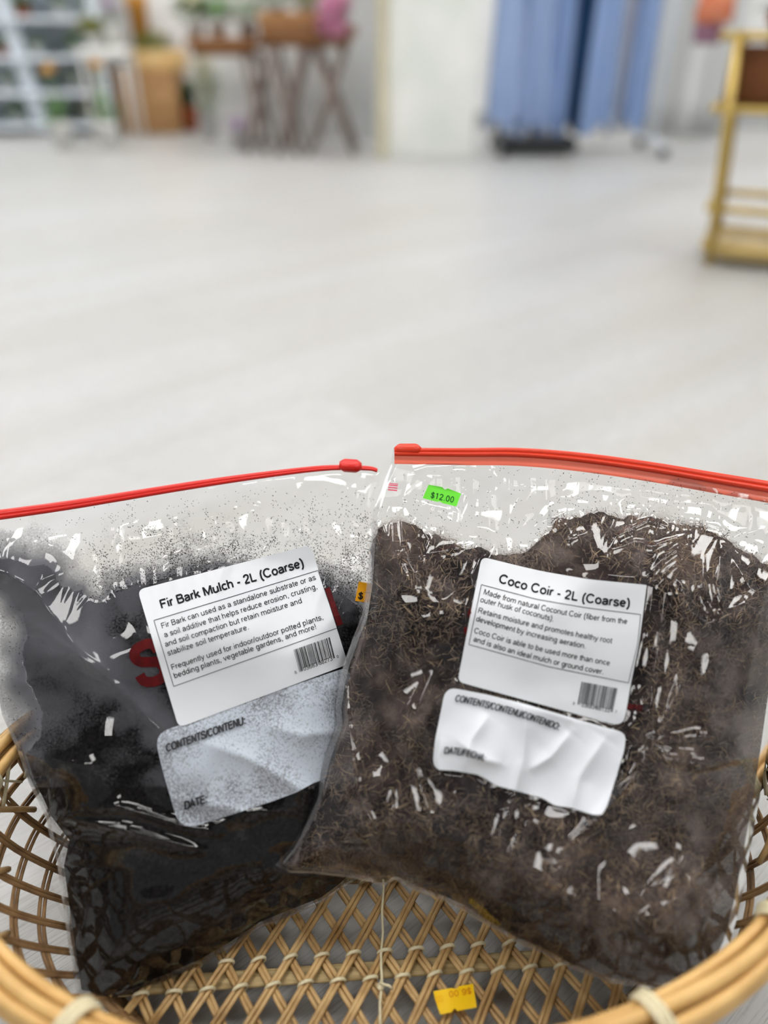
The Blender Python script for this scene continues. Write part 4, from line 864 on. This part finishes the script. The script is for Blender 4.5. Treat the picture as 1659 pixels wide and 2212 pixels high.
# orange flowers in front of the rack
for i, (px_, py_) in enumerate(((103, 150), (207, 138))):
    p = AT(px_, py_, 3.95); t = empty('flower_pot', (p[0], p[1], 0), ['orange flower in a slim white pot standing by the white rack', 'larger orange-yellow flower in a slim white pot beside the wood crate'][i], 'flower')
    pot(t, (p[0], p[1], 0), .05, .12, whitep); mk('stem', *tube(np.array([[p[0], p[1], .1], [p[0] + .01, p[1], .2], [p[0], p[1], p[2]]]), .004, 6), green, t)
    leafy('blossom', (p[0], p[1], p[2] - .02), .02, .02, 34, orangep, t, .022, .032, i, .1); leafy('foliage', (p[0], p[1], .1), .03, .1, 30, green, t, .02, .08, i + 3)
# tan wooden plinth with a yellow tray and olive plant
pl, pr = G(268, 290), G(388, 290); w_ = pr[0] - pl[0]; y0_ = pl[1]
t = empty('wooden_plinth', ((pl[0] + pr[0]) / 2, y0_ + .15, 0), 'tan plywood plinth standing on the floor between the white rack and the table', 'plinth')
mk('side', *box(((pl[0] + pr[0]) / 2, y0_ + .15, .145), (w_, .30, .29), 0, .004), woodt, t); mk('top', *box(((pl[0] + pr[0]) / 2, y0_ + .15, .298), (w_ + .02, .32, .014), 0, .003), woodt, t)
for z in (.08, .16, .24): mk('batten', *box(((pl[0] + pr[0]) / 2, y0_ - .004, z), (w_ * .98, .008, .012), 0, .002), woodt, t)
p = AT(348, 150, y0_ + .1); t = empty('wooden_tray', (p[0], y0_ + .12, .305), 'pale yellow wooden tray on top of the tan plinth', 'tray')
for (dx, dy, sx, sy) in ((0, -.11, .24, .012), (0, .11, .24, .012), (-.114, 0, .012, .22), (.114, 0, .012, .22)): mk('side', *box((p[0] + dx, y0_ + .12 + dy, .352), (sx, sy, .09), 0, .002), woody, t)
mk('base', *box((p[0], y0_ + .12, .311), (.22, .21, .01)), woody, t)
plant('potted_plant', 'olive trailing plant on the yellow tray', 'plant', (p[0] - .03, y0_ + .12, .317), .06, .07, greyp, olive, .10, .06, 110, .02, .09, None, 31)
p = AT(222, 120, 4.35)
t = empty('low_table', (p[0] + .02, 4.35, 0), 'white low display table just left of the tan plinth', 'table'); mk('tabletop', *box((p[0] + .02, 4.35, .385), (.22, .20, .05), 0, .004), whitep, t)
for dx in (-.1, .1):
    for dy in (-.085, .085): mk('leg', *box((p[0] + .02 + dx, 4.35 + dy, .18), (.015, .015, .36)), whitep, t)
plant('potted_plant', 'olive spiky plant on the white low display table', 'plant', (p[0] - .03, 4.35, .41), .045, .05, whitep, olive, .06, .05, 80, .018, .08, None, 41)
plant('flowering_plant', 'lilac flowering plant on the white low display table', 'plant', (p[0] + .07, 4.35, .41), .045, .10, whitep, pale, .04, .08, 40, .018, .06, None, 42, lilac)
p = AT(302, 60, y0_ + .27); t = empty('tall_pot', (p[0], y0_ + .27, .306), 'tall mustard brown cylindrical pot on the plinth beside the tray', 'pot'); pot(t, (p[0], y0_ + .27, .306), .055, .34, pot_or)
# timber trestle tables
def trestle(name, label, px0, px1, Y, ztop, rz, legs, th=.045):
    a, b_ = AT(px0, 80, Y)[0], AT(px1, 80, Y)[0]; cx_ = (a + b_) / 2; t = empty(name, (cx_, Y, 0), label, 'table')
    nbd = 4
    for i in range(nbd): mk('tabletop_board', *box((cx_, Y + .05 + .098 * i, ztop - th / 2), (b_ - a, .09, th), 0, .004), woodb, t)
    mk('apron', *box((cx_, Y + .03, ztop - th - .015), (b_ - a - .04, .02, .035)), woodb, t)
    for (p0, q0) in legs:
        u = AT(p0, 90, Y)[0]; w = AT(q0, 320, Y)[0]
        for y in (Y + .04, Y + .36): mk('leg', *tube(np.array([[u, y, ztop - th - .02], [w, y, .0]]), .0135, 6), iron, t)
    return t
trestle('trestle_table', 'brown timber table on crossed grey legs beside the white partition', 560, 765, 3.72, .50, 0, [(575, 640), (655, 598), (672, 765), (745, 665)])
trestle('trestle_table', 'lower brown timber table on grey legs between the plinth and the crossed-leg table', 398, 560, 3.80, .455, 0, [(520, 570), (560, 530)], .035)
t = empty('wooden_crate', (AT(600, 50, 3.85)[0], 3.9, .50), 'reddish brown wooden crate standing on the higher timber table', 'crate')
xc = AT(635, 50, 3.85)[0]
for i in range(2): mk('slat', *box((xc, 3.80, .517 + .021 * i), (.30, .012, .018), 0, .002), woodt, t); mk('slat', *box((xc, 4.02, .517 + .021 * i), (.30, .012, .018), 0, .002), woodt, t)
for dx in (-.145, .145): mk('end_panel', *box((xc + dx, 3.91, .527), (.012, .20, .042)), woodb, t)
mk('base', *box((xc, 3.91, .506), (.29, .22, .01)), woodb, t)
p = AT(725, 20, 3.85); plant('flowering_plant', 'pink flowering plant in a dark red pot at the right end of the timber table', 'plant', (p[0] + .0, 3.73, .50), .035, .025, terra, dkgreen, .05, .02, 20, .02, .05, None, 51, pink)
leafy('blossom', (p[0], 3.70, .455), .07, .13, 260, pink, bpy.data.objects['flowering_plant.001'], .05, .05, 99, .2)
leaf_list = [(420, 3.95, .455, 'white-flowered plant at the left end of the lower timber table', whitep, green, cream), (470, 3.95, .455, 'leafy green plant in a white pot on the lower timber table', whitep, green, None), (535, 3.98, .455, 'pale sage plant at the right end of the lower timber table', greyp, pale, None), (600, 3.9, .512, 'dusty sage plant in the reddish crate', greyp, pale, None), (665, 3.92, .512, 'olive plant in the reddish crate', greyp, olive, None)]
for i, (px_, y, z, lab, pm, lm, fm) in enumerate(leaf_list):
    plant('potted_plant', lab, 'plant', (AT(px_, 60, y)[0], y, z), .045, .06, pm, lm, .06, .07, 70, .022, .08, None, 60 + i, fm)
# pots on the floor under the tables
p = G(415, 283); plant('potted_plant', 'dark green plant in a terracotta pot on the floor beside the tan plinth', 'plant', (p[0], p[1], 0), .05, .12, terra, dkgreen, .035, .12, 120, .03, .06, None, 71)
p = G(462, 300); plant('flowering_plant', 'pale cream plant in a grey pot on the floor under the lower timber table', 'plant', (p[0], p[1], 0), .06, .11, greyp, pale, .06, .20, 110, .025, .09, None, 72, cream)
p = G(492, 300); t = empty('black_vase', (p[0], p[1] + .12, 0), 'slim black vase on the floor behind the pale cream plant', 'vase'); mk('vase_body', *lathe((p[0], p[1] + .12, 0), [(.001, 0), (.03, 0), (.036, .1), (.02, .2), (.022, .22)], 16), mat('black_glaze', (.02, .025, .025), .3, .5), t)
p = G(520, 322); plant('potted_plant', 'small pinkish grey planter on the floor in front of the lower table', 'plant', (p[0], p[1], 0), .05, .08, greyp, lilac, .05, .05, 60, .02, .05, None, 73)
p = AT(640, 60, 4.5); sheet_w = mat('white_fabric', (.80, .80, .79), .8, .1)
# white cloth backdrop boards behind the table
t = tag(mk('white_board', *box((AT(655, 60, 4.35)[0], 4.35, .7), (.98, .03, 1.4), 0, .004), sheet_w, None), 'tall white board against the wall behind the timber tables', 'board')
# dresses on a rail
def cloth(px0, px1, Y, zb, zt, m, label, folds=4, seed=0):
    a, b_ = AT(px0, 200, Y)[0], AT(px1, 200, Y)[0]; cx_, hw = (a + b_) / 2, (b_ - a) / 2; n = 72; k = np.linspace(0, 2 * np.pi, n, endpoint=False); r = random.Random(seed); f0 = r.uniform(0, 6)
    rowsz = np.linspace(0, 1, 14); V = []; 
    for u in rowsz:
        wdt = hw * (1 - .32 * u) * (1 if u < .85 else 1 - (u - .85) * 2.2); am = .22 * (1 - u * .6)
        rr = 1 + am * np.cos(k * folds * 2 + f0) + .1 * np.cos(k * 3 + f0 * 2)
        zz = zb + (zt - zb) * u + (1 - u) ** 6 * .03 * np.cos(k * folds + f0)
        V.append(np.stack([cx_ + wdt * rr * np.cos(k), Y + .075 * (1 - .4 * u) * rr * np.sin(k), zz], -1))
    V = np.concatenate(V); Fc = []
    for i in range(len(rowsz) - 1):
        for j in range(n): l = (j + 1) % n; Fc.append((i * n + j, i * n + l, (i + 1) * n + l, (i + 1) * n + j))
    t = empty('dress', (cx_, Y, zb), label, 'dress', 'dresses hanging on the black rail'); mk('skirt', V, Fc, m, t)
    mk('hanger', *join([tube(np.array([[cx_ - hw * .6, Y, zt - .04], [cx_, Y, zt + .02], [cx_ + hw * .6, Y, zt - .04]]), .006, 6), tube(np.array([[cx_, Y, zt + .02], [cx_, Y, 1.50]]), .003, 6)]), iron, t)
blue = mat('powder_blue_cotton', (.26, .36, .60), .8, .15, scale=9, stretch=(6, 1, .4), col2=(.40, .51, .74)); blue2 = mat('mid_blue_cotton', (.22, .33, .58), .8, .15, scale=9, stretch=(6, 1, .4), col2=(.33, .45, .70))
navy = mat('navy_cotton', (.010, .03, .075), .8, .15, scale=9, stretch=(6, 1, .4), col2=(.03, .085, .18)); pwhite = mat('off_white_cotton', (.66, .66, .68), .8, .15)
YD = 3.86
cloth(1058, 1120, YD - .06, .125, 1.4, blue, 'powder blue dress, first on the rail beside the partition', 3, 1)
cloth(1112, 1182, YD, .10, 1.4, blue, 'wide powder blue dress, second on the rail from the partition', 4, 2)
cloth(1178, 1226, YD + .06, .09, 1.4, blue2, 'narrow greyish blue dress squeezed against the navy dress', 3, 3)
cloth(1218, 1272, YD + .10, .10, 1.4, navy, 'dark navy dress, the only dark one on the rail', 3, 4)
cloth(1262, 1320, YD - .02, .105, 1.4, blue2, 'light blue dress directly right of the navy dress', 3, 5)
cloth(1316, 1356, YD + .08, .16, 1.4, pwhite, 'off-white dress between two light blue dresses', 3, 6)
cloth(1352, 1400, YD, .12, 1.4, blue2, 'slim light blue dress, last on the rail towards the brass stand', 3, 7)
t = empty('clothes_rail', (AT(1230, 200, YD)[0], YD, 0), 'black wheeled clothes rail carrying the blue dresses', 'rail'); bk_m = mat('black_steel', (.02, .022, .025), .4, .4)
xl, xr = G(1065, 318)[0], AT(1410, 300, YD)[0]
mk('top_bar', *tube(np.array([[xl - .02, YD, 1.5], [xr + .02, YD, 1.5]]), .014, 10), bk_m, t)
for x in (xl, xr): mk('upright', *tube(np.array([[x, YD, .06], [x, YD, 1.5]]), .012, 10), bk_m if x == xl else wmetal, t); mk('foot_bar', *tube(np.array([[x, YD - .2, .05], [x, YD + .2, .05]]), .012, 8), bk_m if x == xl else wmetal, t)
mk('base_shelf', *box(((xl + AT(1235, 300, YD)[0]) / 2, YD, .045), (AT(1235, 300, YD)[0] - xl, .30, .05), 0, .01), bk_m, t)
for x in (xl, xr):
    for y in (-.19, .19): mk('caster', *lathe((x, YD + y, 0), [(.001, 0), (.018, .004), (.022, .02), (.018, .036), (.001, .04)], 12), bk_m, t)
# white boards to the right, pale garment
for i, (a, b_, y) in enumerate(((1405, 1480, 4.3), (1484, 1570, 4.25))):
    xa, xb = AT(a, 200, y)[0], AT(b_, 200, y)[0]; n = 60; k = np.linspace(0, 1, n); V = []; 
    for z in np.linspace(.02, 1.9, 12): V.append(np.stack([xa + (xb - xa) * k, y + .03 * np.sin(k * 28 + i) * (1 - z * .1), np.full(n, z)], -1))
    V = np.concatenate(V); o = fast_mesh('curtain', V, grid_faces(12, n), mat('pale_grey_curtain', (.84, .85, .84), .8, .1), None); so = o.modifiers.new('thick', 'SOLIDIFY'); so.thickness = .006
    tag(o, ['pale grey curtain hanging directly right of the blue dresses', 'pale grey curtain hanging behind the brass plant stand'][i], 'curtain', 'pale curtains along the back')
p = AT(1545, 20, 3.3); t = empty('garment', (p[0], 3.3, p[2]), 'coral pink garment hanging beside the brass plant stand, cut by the frame top', 'clothing')
mk('cloth_body', *lathe((p[0], 3.3, p[2] - .045), [(.001, .0), (.07, .005), (.062, .1), (.05, .3), (.02, .45)], 18), coral, t); mk('hem', *lathe((p[0] - .01, 3.3, p[2] - .11), [(.001, 0), (.05, .003), (.055, .06), (.03, .07)], 16), mat('mauve_cloth', (.30, .16, .22), .8, .1), t)
mk('hanger', *tube(np.array([[p[0], 3.3, p[2] + .4], [p[0], 3.3, p[2] + .55]]), .004, 6), iron, t)

# brass plant stand on the right
bs = G(1530, 572); Yb = bs[1]; piv = np.array([bs[0], Yb]); t = stand = empty('plant_stand', (bs[0], Yb, 0), 'brass two-tier plant stand at the right edge of the photo, standing on the floor', 'stand')
xL, xR = bs[0], bs[0] + .30; TOPX = AT(1607, 80, Yb)[0] - xL
zt_ = AT(1600, 78, Yb)[2]
def rod(a, b_, r_=.0085, nm='rail', m=None): return mk(nm, *tube(np.array([a, b_]), r_, 8), m or brass, t)
LN = -.046 / zt_
for (x, lean) in ((xL, -.046), (xR, -.046)):
    for y in (Yb, Yb + .24): rod((x, y, 0), (x + lean, y, zt_ + .01), .010, 'leg')
zl = AT(1550, 452, Yb)[2]; zb_ = AT(1550, 535, Yb)[2]; zq = AT(1580, 238, Yb)[2]
for z in (zl, zb_, zq, zt_):
    k = LN * z; e = .03 if z > .3 else .015; rod((xL - e + k, Yb, z), (xR + k, Yb, z)); rod((xL - e + k, Yb + .24, z), (xR + k, Yb + .24, z)); rod((xL - e + k, Yb, z), (xL - e + k, Yb + .24, z)); rod((xR + k, Yb, z), (xR + k, Yb + .24, z))
mk('tray', *box(((xL + xR) / 2, Yb + .12, zb_ - .012), (xR - xL, .25, .022), 0, .003), mat('pale_brass_tray', (.55, .42, .2), .4, .4), t)
mk('tray', *box(((xL + xR) / 2 - .05, Yb + .12, zq + .004), (xR - xL, .23, .008), 0, .003), brass, t)
bw = mat('brown_leather_planter', (.17, .060, .018), .55, .3, var=.2, scale=15)
t2 = empty('planter_box', ((xL + xR) / 2, Yb + .12, zq), 'brown rectangular planter held in the top tier of the brass stand', 'planter')
cxp = (xL + xR) / 2 - .046 - .012; wx = xR - xL - .01; dz = zt_ - zq - .03
for (dx, dy, sx, sy) in ((0, -.095, wx, .012), (0, .095, wx, .012), (-wx / 2 + .006, 0, .012, .18), (wx / 2 - .006, 0, .012, .18)): mk('side', *box((cxp + dx, Yb + .12 + dy, zq + .012 + dz / 2), (sx, sy, dz), 0, .002), bw, t2)
mk('base', *box((cxp, Yb + .12, zq + .016), (wx - .02, .17, .012)), bw, t2)
brass_plant = plant('potted_plant', 'dark green plant in a terracotta pot set in the brown planter', 'plant', (cxp + .0, Yb + .12, zq + .024), .088, dz + .055, terra, dkgreen, .09, .10, 160, .035, .10, None, 81)
leafy_t = plant('potted_plant', 'small olive plant on the bottom tray of the brass stand', 'plant', (xL + .19, Yb + .12, zb_ + .001), .05, .05, pot_or, olive, .03, .04, 50, .02, .05, None, 83)
def spin(o, ang):
    c_, s_ = math.cos(ang), math.sin(ang); d = np.array(o.location[:2]) - piv
    o.location[0], o.location[1] = piv[0] + d[0] * c_ - d[1] * s_, piv[1] + d[0] * s_ + d[1] * c_; o.rotation_euler[2] = ang
for o in (stand, t2, brass_plant, leafy_t): spin(o, math.radians(-25))
print('objects', len(bpy.data.objects), 'verts', sum(len(m.vertices) for m in bpy.data.meshes))
